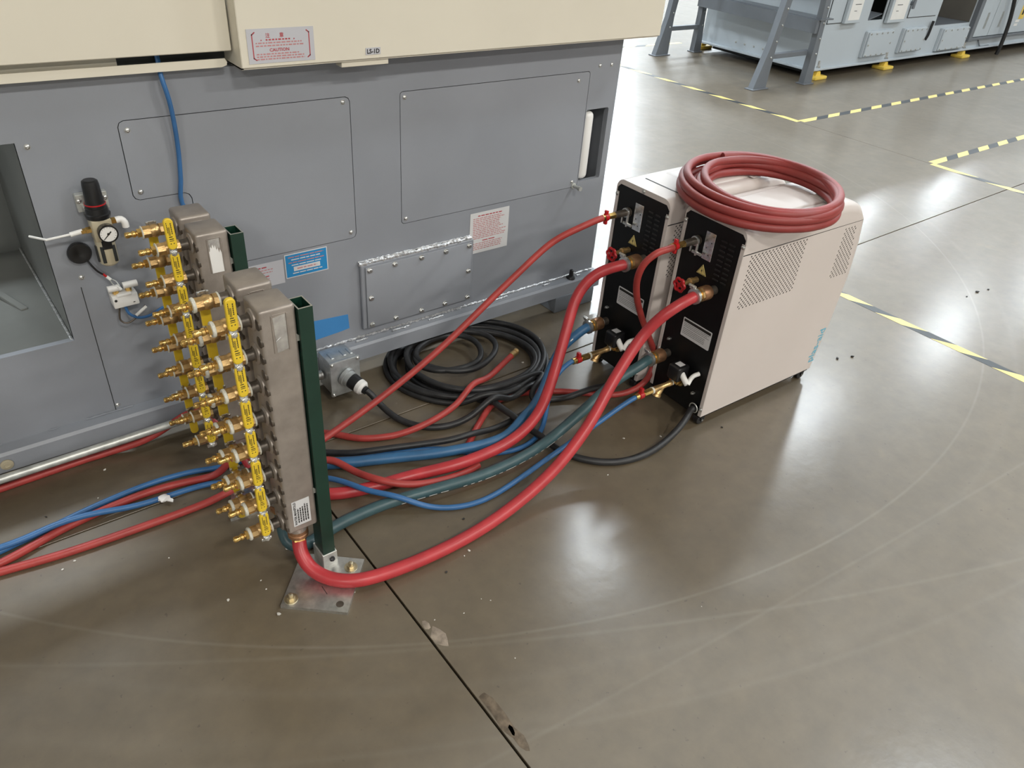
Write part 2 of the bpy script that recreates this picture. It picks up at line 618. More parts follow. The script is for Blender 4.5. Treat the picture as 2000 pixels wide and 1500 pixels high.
def hazard_tape(p, q, label, wdt=0.05, pitch=0.14, lean=0.085, start=0):
    """striped floor tape from p to q: each stripe a face of its own"""
    p, q = V(*p), V(*q)
    d = (q - p).normalized()
    n = V(-d.y, d.x, 0)
    L = (q - p).length
    b = MB()
    z0, z1 = V(0, 0, 0), V(0, 0, 0.0007)
    s, i = 0.0, start
    while s < L:
        e = min(s + pitch, L)
        l0 = 0 if s == 0 else lean
        l1 = 0 if e == L else lean
        b.mi = i % 2
        t = [p + d * s + n * -wdt / 2, p + d * e + n * -wdt / 2, p + d * min(e + l1, L) + n * wdt / 2, p + d * min(s + l0, L) + n * wdt / 2]
        b.face([b.bm.verts.new(x + z1) for x in t])
        s = e
        i += 1
    b.mi = 1
    t = [p - n * wdt / 2, q - n * wdt / 2, q + n * wdt / 2, p + n * wdt / 2]
    for k in range(4):
        b.quad(t[k], t[(k + 1) % 4], t[(k + 1) % 4] + z1, t[k] + z1)
    return tag(b.build('hazard_tape', ['tapey', 'tapek']), label, 'floor tape')


hazard_tape((5.878, 3.55, 0), (5.86, 12.0, 0), 'yellow and black floor tape running back past the steel step stand', 0.06, 0.17, 0.10)
hazard_tape((5.91, 3.545, 0), (13.5, 3.47, 0), 'yellow and black floor tape in front of the pale grey far machine', 0.06, 0.17, 0.10)
hazard_tape((5.90, 2.40, 0), (12.0, 2.36, 0), 'yellow and black floor tape nearest the right edge of the photo', 0.06, 0.17, 0.10)
hazard_tape((5.872, 2.39, 0), (5.84, -1.5, 0), 'worn yellow and black tape along the floor joint at far right', 0.06, 0.20, 0.14)
hazard_tape((3.335, 2.42, 0), (3.322, -0.8, 0), 'yellow and black floor tape behind the cream chillers, nearest the camera', 0.05, 0.135, 0.10)
hazard_tape((7.5, 6.32, 0), (6.2, 6.36, 0), 'faded yellow tape on the floor beyond the step stand', 0.06, 0.17, 0.10)
hazard_tape((9.6, 9.3, 0), (6.6, 9.4, 0), 'farthest faded yellow tape crossing the floor behind the stand', 0.06, 0.17, 0.10)

# ------------------------------------------------------------------ the big machine on the left
SY = 2.15     # plane of the grey sheet
mach = thing('injection_machine', 'large grey and cream moulding machine filling the upper left', 'machine', (0.9, 2.6, 0))


def rr(x0, z0, x1, z1, r=0.012):
    return [((x0 + x1) / 2 + a, (z0 + z1) / 2 + c) for a, c in rrect(x1 - x0, z1 - z0, r, 3)]


L_OUT = [(0.425, 0.972), (0.425, 0.790), (0.430, 0.779), (0.441, 0.774), (0.560, 0.774), (0.571, 0.768), (0.576, 0.757), (0.576, 0.545), (0.581, 0.534), (0.592, 0.529),
         (1.068, 0.529), (1.079, 0.534), (1.084, 0.545), (1.084, 0.972), (1.079, 0.983), (1.068, 0.988), (0.441, 0.988), (0.430, 0.983)]


def inset(pts, d):
    n = len(pts)
    out = []
    for i in range(n):
        a, b_, c = V(*pts[i - 1], 0), V(*pts[i], 0), V(*pts[(i + 1) % n], 0)
        e1, e2 = (b_ - a).normalized(), (c - b_).normalized()
        n1, n2 = V(-e1.y, e1.x, 0), V(-e2.y, e2.x, 0)
        m = (n1 + n2)
        m = m / max(0.3, m.dot(n1))
        out.append((b_.x + m.x * d, b_.y + m.y * d))
    return out


R_OUT = rr(1.257, 0.541, 2.075, 0.985)
slot = rr(2.078, 0.560, 2.196, 0.842, 0.008)
recess = [(0.191, 0.405), (0.191, 0.962), (-1.2, 0.962), (-1.2, 0.405)]


def front(u, v):
    return V(u, SY, v)


b = MB()
sheet(b, [(-2.2, 0.125), (2.222, 0.125), (2.222, 1.098), (-2.2, 1.098)], [L_OUT, R_OUT, slot, recess], front, (0, 0.02, 0))
b.build('front_sheet', 'grey', mach)
b = MB()
b.box((2.222, SY, 0.125), (2.226, SY + 1.6, 1.12))
b.box((2.196, SY + 0.02, 0.125), (2.222, SY + 0.024, 1.12))
b.build('side_sheet', 'grey', mach)
# body behind the sheet, split round the recess
b = MB()
b.box((0.26, SY + 0.022, 0.1), (2.05, SY + 0.03, 1.14))
b.box((2.05, SY + 0.12, 0.1), (2.22, SY + 0.13, 1.14))
b.box((2.055, SY + 0.02, 0.1), (2.06, SY + 0.12, 1.14))
b.box((-2.2, SY + 0.9, 0.07), (2.2, SY + 1.7, 1.10))
b.build('inner_frame', 'dark', mach)
# recess at the left: back, right cheek, sloping floor
b = MB()
b.box((-1.2, 3.0, 0.30), (0.20, 3.01, 1.09))
b.box((0.191, SY + 0.002, 0.30), (0.20, 3.0, 1.09))
b.build('recess_lining', 'inner', mach)
b = MB()
b.prism([(-1.2, SY + 0.002, 0.40), (-1.2, 3.0, 0.34), (-1.2, 3.0, 0.33), (-1.2, SY + 0.002, 0.39)], (1.391, 0, 0))
b.build('recess_floor', 'inner', mach)
b = MB()
b.tube([(0.186, SY + 0.01, 0.404), (0.186, 3.0, 0.345)], 0.004, 6, 0.05)
b.build('recess_weld', 'weld', mach)
b = MB()
b.box((0.09, SY + 0.30, 0.372), (0.11, SY + 0.45, 0.385), 0.002, 1, Matrix.Translation((0.1, 2.5, 0)) @ Matrix.Rotation(0.3, 4, 'Z') @ Matrix.Translation((-0.1, -2.5, 0)))
b.build('recess_bracket', 'inner', mach)

scr = screw_mesh('screw', 'zinc', 0.0062, 0.005, 0.0075)
hexs = screw_mesh('hex_bolt', 'zinc', 0.0085, 0.008, 0.0105, 'hex')
b = MB()
sheet(b, inset(L_OUT, 0.0022), [], front, (0, 0.004, 0))
lp = b.build('access_panel', 'greylid', mach)
for x, z in ((0.447, 0.962), (0.447, 0.797), (1.060, 0.972), (1.064, 0.552), (0.60, 0.552)):
    stick('screw', scr, lp, (x, SY, z), FACE_MY)
b = MB()
sheet(b, inset(R_OUT, 0.0022), [], front, (0, 0.004, 0))
rp = b.build('access_panel', 'greylid', mach)
for x, z in ((1.275, 0.966), (1.275, 0.559), (2.02, 0.955), (2.045, 0.565)):
    stick('screw', scr, rp, (x, SY, z), FACE_MY)
for x, z in ((0.252, 0.588), (0.252, 0.155), (2.12, 1.0), (2.18, 1.0), (0.215, 0.95)):
    stick('screw', scr, mach, (x, SY, z), FACE_MY)
b = MB()
b.lathe([(0, 0.012), (0.004, 0.012), (0.005, 0.007), (0.03, 0.006), (0.032, 0.009), (0.045, 0.009)], (2.055, SY, 0.548), (0, -1, 0), 12)
b.build('drain_plug', 'galv', mach)
# seam of the left lower sheet: a narrow lapped strip
b = MB()
b.box((0.243, SY - 0.0008, 0.14), (0.245, SY, 0.56))
b.build('sheet_seam', 'dark', mach)
# white sight tank in the slot
b = MB()
b.box((2.082, SY + 0.0, 0.564), (2.130, SY + 0.10, 0.832), 0.02, 4)
b.build('sight_tank', 'white', mach)
# base rail: ledge, front face, weld beads
b = MB()
b.prism([(-2.2, 2.105, 0.072), (-2.2, 2.110, 0.072), (-2.2, 2.110, 0.128), (-2.2, SY + 0.01, 0.132), (-2.2, SY + 0.01, 0.138), (-2.2, 2.112, 0.134), (-2.2, 2.105, 0.126)], (4.44, 0, 0))
b.build('base_rail', 'grey', mach)
b = MB()
b.box((-2.2, 2.3, 0.07), (2.2, 2.32, 0.12))
b.build('base_rail', 'dark', mach)


def bead(x0, x1, y, z, r, step=0.006):
    q = MB()
    path = []
    x = x0
    while x < x1:
        path.append(V(x, y + random.uniform(-1, 1) * r * 0.3, z + random.uniform(-1, 1) * r * 0.25))
        x += step
    rs = [random.uniform(0.55, 1.15) * r for _ in path]
    q.sweep(path, lambda t: rs[min(len(rs) - 1, int(t * (len(rs) - 1) + 0.5))], 6)
    return q


bead(0.62, 2.222, SY - 0.003, 0.141, 0.0052).build('weld_bead', 'weld', mach, 'bright grainy weld seam')
for x0, x1 in ((1.20, 1.28), (1.36, 1.43), (1.66, 1.74), (1.93, 1.97), (2.12, 2.14), (1.05, 1.10)):
    bead(x0, x1, SY - 0.020, 0.139, 0.004).build('weld_bead', 'weld', mach)
for x0, x1 in ((-0.9, -0.05), (0.06, 0.09), (0.16, 0.30), (0.40, 0.55)):
    bead(x0, x1, SY - 0.004, 0.139, 0.003, 0.012).build('weld_bead', 'grey', mach)
b = MB()
b.lathe([(0, 0.0165), (0.003, 0.0165), (0.004, 0.011), (0.005, 0.011), (0.0055, 0.007), (0.004, 0.006)], (-0.066, 2.104, 0.098), (0, -1, 0), 20)
b.build('rail_plug', 'beige', mach, 'round beige plug')
# machine foot at the right end
b = MB()
b.box((1.985, 2.10, 0.0), (2.21, 2.30, 0.075), 0.006, 2)
ft = b.build('machine_foot', 'bgdark', mach)
lb = Label((2.078, 2.0995, 0.058), (1, 0, 0), (0, 0, -1), 0.045, 0.036, ['paper', 'ink', 'redink'])
lb.rect(0.003, 0.003, 0.039, 0.012, 1)
lb.rect(0.003, 0.018, 0.039, 0.006, 2)
lb.rect(0.003, 0.026, 0.039, 0.006, 1)
lb.build('sticker', ft)
b = MB()
b.lathe([(0, 0.019), (0.004, 0.020), (0.012, 0.015), (0.014, 0.010), (0.040, 0.0085), (0.042, 0.006)], (2.085, 2.128, 0.1335), (0, 0, 1), 16)
b.build('level_bolt', 'blackp', mach, 'black capped levelling bolt')
# bolted cover on a welded plate
b = MB()
b.box((1.085, SY - 0.016, 0.176), (1.560, SY, 0.428), 0.003, 1)
cp = b.build('cover_plate_seat', 'grey', mach)
b = MB()
b.box((1.100, SY - 0.023, 0.180), (1.548, SY - 0.016, 0.420), 0.003, 2)
cv = b.build('cover_plate', 'greylid', mach)
for x, z in ((1.115, 0.408), (1.215, 0.409), (1.325, 0.409), (1.430, 0.409), (1.534, 0.409), (1.117, 0.300), (1.534, 0.305), (1.117, 0.192), (1.215, 0.192), (1.325, 0.192), (1.430, 0.192), (1.534, 0.192)):
    stick('bolt', hexs, cv, (x, SY - 0.023, z), FACE_MY)
q = bead(1.082, 1.552, SY - 0.010, 0.432, 0.0075)
q.build('weld_bead', 'weld', mach, 'bright grainy weld seam')
bead(1.082, 1.552, SY - 0.004, 0.438, 0.004).build('weld_bead', 'weld', mach)
# cream covers
b = MB()
b.box((0.732, 2.05, 1.112), (2.31, 2.056, 2.0), 0.002, 1)
b.box((0.732, 2.056, 1.108), (0.738, 2.40, 2.0))
b.box((0.732, 2.056, 1.1075), (0.738, 2.16, 1.112))
b.box((2.304, 2.056, 1.112), (2.31, 2.40, 2.0))
b.build('upper_cover', 'cream', mach)
b = MB()
b.box((0.738, 2.056, 1.108), (2.304, 2.10, 1.112))
b.box((0.738, 2.396, 1.12), (2.304, 2.40, 2.0))
b.box((0.738, 2.056, 1.996), (2.304, 2.40, 2.0))
b.build('upper_cover_frame', 'cream', mach)
b = MB()
b.box((1.02, 2.062, 1.092), (1.17, 2.10, 1.108), 0.001, 1)
b.build('hinge_strip', 'cream', mach)
b = MB()
b.box((-2.2, 2.10, 1.147), (0.728, 2.106, 2.0), 0.002, 1)
b.box((-2.2, 2.106, 1.9), (0.728, 2.5, 2.0))
b.build('upper_cover', 'cream', mach)
b = MB()
pts = [(-2.2, 1.106), (0.700, 1.106), (0.714, 1.110), (0.716, 1.118), (0.711, 1.127), (-2.2, 1.127)]
b.prism([(x, 2.112, z) for x, z in pts], (0, 0.004, 0))
b.box((-2.2, 2.116, 1.106), (0.70, SY + 0.01, 1.110))
b.build('cover_lip', 'cream', mach)
b = MB()
b.box((-2.2, 2.145, 1.11), (0.455, 2.149, 1.30))
b.build('cover_backing', 'cream', mach)
b = MB()
b.box((0.455, SY + 0.05, 1.0), (0.74, SY + 0.06, 1.4))
b.box((0.738, SY + 0.05, 1.05), (2.2, SY + 0.06, 1.4))
b.build('inner_frame', 'dark', mach)
# stickers
lb = Label((0.752, 2.0495, 1.206), (1, 0, 0), (0, 0, -1), 0.184, 0.084, ['paperg', 'redink', 'pinkink'])
for sx, s in ((0.014, 1), (0.170, -1)):
    lb.rect(sx - 0.0014, 0.012, 0.0028, 0.060, 1)
    for yy in (0.012, 0.072):
        for k in range(4):
            lb.rect(sx - 0.0014 + s * k * 0.0022, yy + (-k * 0.0016 if yy < 0.04 else k * 0.0016 - 0.003), 0.0032, 0.003, 1)
lb.text('\u6ce8', 0.056, 0.0215, 0.0125, 1, 0.0002)
lb.text('\u610f', 0.094, 0.0215, 0.0125, 1, 0.0002)
lb.lines(0.050, 0.0255, 0.070, 1, 0.007, 0.0036, 1)
lb.rect(0.036, 0.0262, 0.003, 0.003, 1)
lb.rect(0.126, 0.0262, 0.003, 0.003, 1)
lb.lines(0.022, 0.0330, 0.135, 2, 0.0070, 0.0032, 2)
lb.text('CAUTION', 0.085, 0.0560, 0.0110, 1, 0.0003, sx=1.1)
lb.lines(0.022, 0.0600, 0.140, 3, 0.0062, 0.0032, 2)
lb.build('caution_sticker', mach, 'pale grey caution sticker with red print')
lb = Label((1.090, 2.0495, 1.142), (1, 0, 0), (0, 0, -1), 0.0475, 0.0185, ['paperg', 'ink'])
lb.text('LS-1D', 0.0238, 0.0150, 0.0165, 1, 0.0005, sx=0.98)
lb.build('name_tag', mach, 'small grey tag with black letters')
lb = Label((1.550, SY - 0.0005, 0.522), (1, 0, 0), (0, 0, -1), 0.182, 0.164, ['paper', 'pinkink', 'redink'])
lb.lines(0.035, 0.012, 0.120, 1, 0.01, 0.0042, 2, (0.010, 0.018), 0.95)
lb.lines(0.014, 0.022, 0.158, 12, 0.0072, 0.0034, 1, (0.006, 0.02), 0.75)
lb.lines(0.060, 0.1135, 0.060, 1, 0.01, 0.004, 2, (0.02, 0.03), 0.95)
lb.lines(0.014, 0.123, 0.155, 4, 0.0076, 0.0034, 1, (0.006, 0.02), 0.75)
lb.build('notice_sticker', mach, 'white notice with pale red print')
lb = Label((0.825, SY - 0.0005, 0.522), (1, 0, 0), (0, 0, -1), 0.148, 0.083, ['paper', 'bluelab', 'paper', 'pinkink', 'redink'])
lb.rect(0.003, 0.003, 0.142, 0.077, 1)
for yy, mi in ((0.010, 3), (0.019, 2), (0.0285, 3), (0.038, 2)):
    z0 = lb.t
    lb.t = z0 + 0.0003
    lb.lines(0.022 if mi == 2 else 0.012, yy, 0.105 if mi == 2 else 0.125, 1, 0.01, 0.0034, mi, (0.01, 0.03), 0.95)
    lb.t = z0
lb.t += 0.0003
lb.rect(0.028, 0.046, 0.092, 0.016, 2)
lb.lines(0.024, 0.067, 0.105, 1, 0.01, 0.0034, 2, (0.01, 0.025), 0.95)
lb.t += 0.0003
lb.lines(0.040, 0.052, 0.070, 1, 0.01, 0.004, 3, (0.008, 0.02), 0.95)
lb.build('blue_sticker', mach, 'blue sticker with white border')
lb = Label((0.690, SY - 0.0005, 0.510), (1, 0, 0), (0, 0, -1), 0.130, 0.082, ['paperg', 'redink', 'pinkink'])
lb.lines(0.030, 0.012, 0.045, 1, 0.01, 0.004, 1, (0.02, 0.03), 0.95)
lb.lines(0.030, 0.022, 0.070, 2, 0.009, 0.003, 2)
lb.lines(0.030, 0.044, 0.050, 1, 0.01, 0.004, 1, (0.02, 0.03), 0.95)
lb.lines(0.030, 0.054, 0.060, 2, 0.008, 0.003, 2)
lb.build('notice_sticker', mach, 'grey notice with red lines beside the blue sticker')
b = MB()
pts = [(0.83, 0.262), (1.034, 0.247), (1.037, 0.190), (1.0, 0.186), (0.83, 0.176)]
b.prism([(x, SY - 0.0008, z) for x, z in pts], (0, 0.0008, 0))
b.build('masking_tape', 'masking', mach, 'strip of blue masking tape')

# air tube hanging down the front sheet
b = MB()
b.tube([(0.545, 2.20, 1.20), (0.556, 2.165, 1.14), (0.5478, 2.1250, 1.0951), (0.5554, 2.1200, 1.0352), (0.5591, 2.1250, 0.9682), (0.5578, 2.1300, 0.8920), (0.5522, 2.1350, 0.8202), (0.5450, 2.1380, 0.7496), (0.590, 2.140, 0.68), (0.592, 2.140, 0.5), (0.57, 2.125, 0.4)], 0.0062, 10, 0.02)
tag(b.build('air_tube', 'bluethin'), 'blue air tube hanging from the cream cover down the grey sheet', 'tube')

# ------------------------------------------------------------------ brass valves and manifold stands
def valve_parts():
    d = {}
    b = MB()   # steel stub welded to the header
    b.lathe([(0, 0.0225), (0.004, 0.0205), (0.009, 0.0140), (0.034, 0.0130)], axis=(-1, 0, 0), seg=16)
    d['stub'] = b
    b = MB()   # forged body: hex ends and a swollen middle
    b.lathe([(0.028, 0.0165), (0.040, 0.0165)], axis=(-1, 0, 0), seg=8)
    b.lathe([(0.040, 0.0135), (0.043, 0.0150), (0.047, 0.0168), (0.056, 0.0170), (0.061, 0.0150), (0.063, 0.0140)], axis=(-1, 0, 0), seg=16)
    b.lathe([(0.063, 0.0160), (0.083, 0.0160)], axis=(-1, 0, 0), seg=8)
    b.lathe([(0.010, 0.0095), (0.021, 0.0090), (0.0215, 0.0065), (0.026, 0.006)], (-0.051, 0, 0), (0, -1, 0), 12)
    d['body'] = b
    b = MB()   # hose barb with its hex collar
    b.lathe([(0.084, 0.0118), (0.093, 0.0118)], axis=(-1, 0, 0), seg=6)
    b.lathe([(0.093, 0.0062), (0.096, 0.0062), (0.0985, 0.0086), (0.104, 0.0086), (0.106, 0.0066), (0.110, 0.0066), (0.112, 0.0078), (0.120, 0.0076), (0.122, 0.006), (0.1205, 0.0042), (0.108, 0.0042)], axis=(-1, 0, 0), seg=14)
    d['hose_barb'] = b
    b = MB()   # wrap of seal tape
    b.lathe([(0.0808, 0.0160), (0.0815, 0.0172), (0.0830, 0.0170), (0.0840, 0.0120)], axis=(-1, 0, 0), seg=16)
    d['seal_tape'] = b
    b = MB()   # thicker tape, frayed
    b.lathe([(0.0785, 0.0160), (0.0795, 0.0172), (0.083, 0.0176), (0.0855, 0.0165), (0.0862, 0.0120)], axis=(-1, 0, 0), seg=16)
    d['seal_tape_thick'] = b
    b = MB()
    b.lathe([(0.026, 0.0165), (0.0275, 0.0178), (0.030, 0.0168)], axis=(-1, 0, 0), seg=14)
    d['seal_tape_inner'] = b
    b = MB()   # vinyl-sleeved lever
    pts = [(a, c + 0.0455) for a, c in rrect(0.0215, 0.0765, 0.0100, 6)]
    o1 = [V(-0.051 + a, -0.0300, c) for a, c in pts]
    o2 = [V(-0.051 + a, -0.0370, c) for a, c in pts]
    ctr = V(-0.051, 0, 0.0455)
    o3 = [V(ctr.x + (p.x - ctr.x) * 0.82, -0.0388, ctr.z + (p.z - ctr.z) * 0.95) for p in o2]
    b.rings([o1, o2, o3], True, True, False)
    d['lever'] = b
    b = MB()   # bare lever plate, stops and stem nut
    b.box((-0.060, -0.0325, -0.013), (-0.042, -0.0295, 0.010), 0.001, 1)
    b.box((-0.064, -0.0305, -0.014), (-0.058, -0.0235, -0.006), 0.001, 1)
    b.box((-0.044, -0.0305, -0.014), (-0.038, -0.0235, -0.006), 0.001, 1)
    b.lathe([(0.030, 0.0075), (0.0375, 0.0075), (0.0385, 0.006)], (-0.051, 0, -0.003), (0, -1, 0), 6)
    b.lathe([(0.0385, 0.0035), (0.042, 0.003)], (-0.051, 0, -0.003), (0, -1, 0), 8)
    d['stem_nut'] = b
    b = MB()   # black print on the lever
    for x0, z0, ww, hh in ((-0.0575, 0.050, 0.0016, 0.026), (-0.0553, 0.044, 0.0012, 0.020), (-0.0535, 0.042, 0.0012, 0.022), (-0.0517, 0.044, 0.0010, 0.020), (-0.0482, 0.046, 0.0022, 0.028),
                           (-0.0560, 0.0385, 0.0080, 0.0022), (-0.0560, 0.0330, 0.0100, 0.0022), (-0.0560, 0.0290, 0.0100, 0.0016), (-0.0555, 0.0215, 0.0025, 0.0025), (-0.0485, 0.0215, 0.0025, 0.0025)):
        n = 1 if hh < 0.01 else 6
        for k in range(n):
            zz = z0 + hh * k / n
            b.quad((x0, -0.03895, zz), (x0 + ww, -0.03895, zz), (x0 + ww, -0.03895, zz + hh / n * (0.8 if n > 1 else 1)), (x0, -0.03895, zz + hh / n * (0.8 if n > 1 else 1)))
    d['print'] = b
    ms = {'stub': 'weldsteel', 'body': 'brass', 'hose_barb': 'brassy', 'seal_tape': 'ptfe', 'seal_tape_thick': 'ptfe', 'seal_tape_inner': 'ptfe', 'lever': 'yellow', 'stem_nut': 'zinc', 'print': 'ink'}
    out = {}
    for k, b in d.items():
        o = b.build(k, ms[k])
        out[k] = o.data
        bpy.data.objects.remove(o)
    return out


VP = valve_parts()


def make_valve(parent, pos, flip, thick, tilt):
    p = V(*pos) - ORG[parent.name]
    body = link('ball_valve', VP['body'], parent, None, None, p, (PI + tilt if flip else tilt, 0, 0))
    for k in ('stub', 'hose_barb', 'seal_tape_thick' if thick else 'seal_tape', 'lever', 'stem_nut'):
        link({'seal_tape_thick': 'seal_tape', 'lever': 'lever_handle'}.get(k, k), VP[k], body)
    if thick:
        link('seal_tape', VP['seal_tape_inner'], body)
    if not flip:
        link('lever_print', VP['print'], body)
    return body


anchor = MB()
anchor.lathe([(0, 0.0175), (0.0025, 0.0175)], seg=20)
anchor.lathe([(0.0025, 0.0105), (0.0105, 0.0105)], seg=6)
anchor.lathe([(0.0105, 0.0062), (0.019, 0.0058), (0.020, 0.004)], seg=10)
t = anchor.build('anchor', 'brassy'); ANCH = t.data; ANCH.materials[0] = M['zincy']; bpy.data.objects.remove(t)


def header(root, x0, x1, y0, y1, z0, z1, label_kind):
    """rounded stainless header box, open frame recess on its near side"""
    b = MB()
    b.box((x0, y0, z0), (x1, y1, z1), 0.0075, 3)
    # collar bosses on the valve side
    for k in range(8):
        zc = VZ[k]
        b.lathe([(-0.004, 0.027), (0.003, 0.025), (0.006, 0.019)], (x0, (y0 + y1) / 2, zc), (-1, 0, 0), 14)
    # bottom port
    b.lathe([(0, 0.027), (0.010, 0.0255), (0.016, 0.0235), (0.034, 0.0235)], ((x0 + x1) / 2, (y0 + y1) / 2, z0 + 0.002), (0, 0, -1), 18)
    h = b.build('header', 'header', root)
    # scalloped weld ridge along the near edge of the valve side
    b = MB()
    for k in range(15):
        zc = VZ[0] - (VZ[0] - VZ[-1]) * k / 14
        b.lathe([(-0.003, 0.0150), (0.002, 0.013), (0.0035, 0.008)], (x0 + 0.001, y0 + 0.015, zc), (-1, 0, 0), 10)
    b.build('weld_ridge', 'weldsteel', h, 'heat tinted weld ridge')
    # nipple, union and nut under the port
    b = MB()
    cx, cy = (x0 + x1) / 2, (y0 + y1) / 2
    b.lathe([(0.032, 0.0255), (0.037, 0.0265), (0.041, 0.0245), (0.043, 0.0270), (0.052, 0.0270), (0.054, 0.0225), (0.060, 0.0225)], (cx, cy, z0), (0, 0, -1), 20)
    b.build('port_union', 'copper', h, 'copper union')
    b = MB()
    b.lathe([(0.053, 0.0262), (0.060, 0.0262)], (cx, cy, z0), (0, 0, -1), 6)
    b.build('port_nut', 'brassy', h, 'bright brass nut')
    # recessed label frame
    fx0, fx1, fz0, fz1 = x0 + 0.027, x0 + 0.057, z1 - 0.107, z1 - 0.016
    b = MB()
    for q in (((fx0 - 0.003, y0 - 0.002, fz0), (fx0, y0 + 0.002, fz1)), ((fx1, y0 - 0.002, fz0), (fx1 + 0.004, y0 + 0.002, fz1)), ((fx0, y0 - 0.0015, fz1), (fx1, y0 + 0.002, fz1 + 0.002))):
        b.box(q[0], q[1], 0.0006, 1)
    b.build('label_frame', 'header', h)
    b = MB()
    if label_kind == 'foil':
        b.prism([(fx0 + 0.001, y0 - 0.0008, fz1 - 0.006), (fx1 - 0.001, y0 - 0.0008, fz1 - 0.001), (fx1 - 0.001, y0 - 0.0008, fz0 + 0.004), (fx0 + 0.004, y0 - 0.0008, fz0)], (0, 0.0016, 0))
        b.prism([(fx0 + 0.002, y0 - 0.0012, fz0 + 0.028), (fx0 + 0.014, y0 - 0.0022, fz0 + 0.036), (fx0 + 0.008, y0 - 0.0012, fz0 + 0.002)], (0, 0.001, 0))
        b.build('foil_label', 'foil', h, 'crinkled foil label')
    elif label_kind == 'torn':
        e = [(fx1, fz0), (fx0 + 0.001, fz0), (fx0, fz0 + 0.060)]
        n = 11
        for k in range(n):
            e.append((fx0 + 0.002 + (fx1 - fx0 - 0.002) * k / (n - 1), fz0 + 0.058 + (0.010 if k % 2 else 0.0) + 0.008 * math.sin(k * 0.5)))
        b.prism([(x, y0 - 0.0010, z) for x, z in e[::-1]], (0, 0.0012, 0))
        b.build('paper_label', 'white', h, 'torn white label')
        b = MB()
        b.box((fx0 + 0.001, y0 - 0.0006, fz0 + 0.064), (fx1 - 0.001, y0 + 0.002, fz1 - 0.002), 0.0005, 1)
        b.build('foil_label', 'foil', h, 'bare foil above the torn label')
    # hooks holding the box to the post
    b = MB()
    for zc in (z1 - 0.093, z0 + 0.105):
        b.prism([(x1 - 0.004, y0 + 0.001, zc + 0.020), (x1 + 0.008, y0 + 0.001, zc + 0.006), (x1 + 0.008, y0 + 0.001, zc - 0.028), (x1 + 0.002, y0 + 0.001, zc - 0.028), (x1 + 0.002, y0 + 0.001, zc), (x1 - 0.004, y0 + 0.001, zc)], (0, 0.004, 0))
    b.build('hook', 'rim', h)
    return h


VZ = [0.775 - 0.0843 * k for k in range(8)]


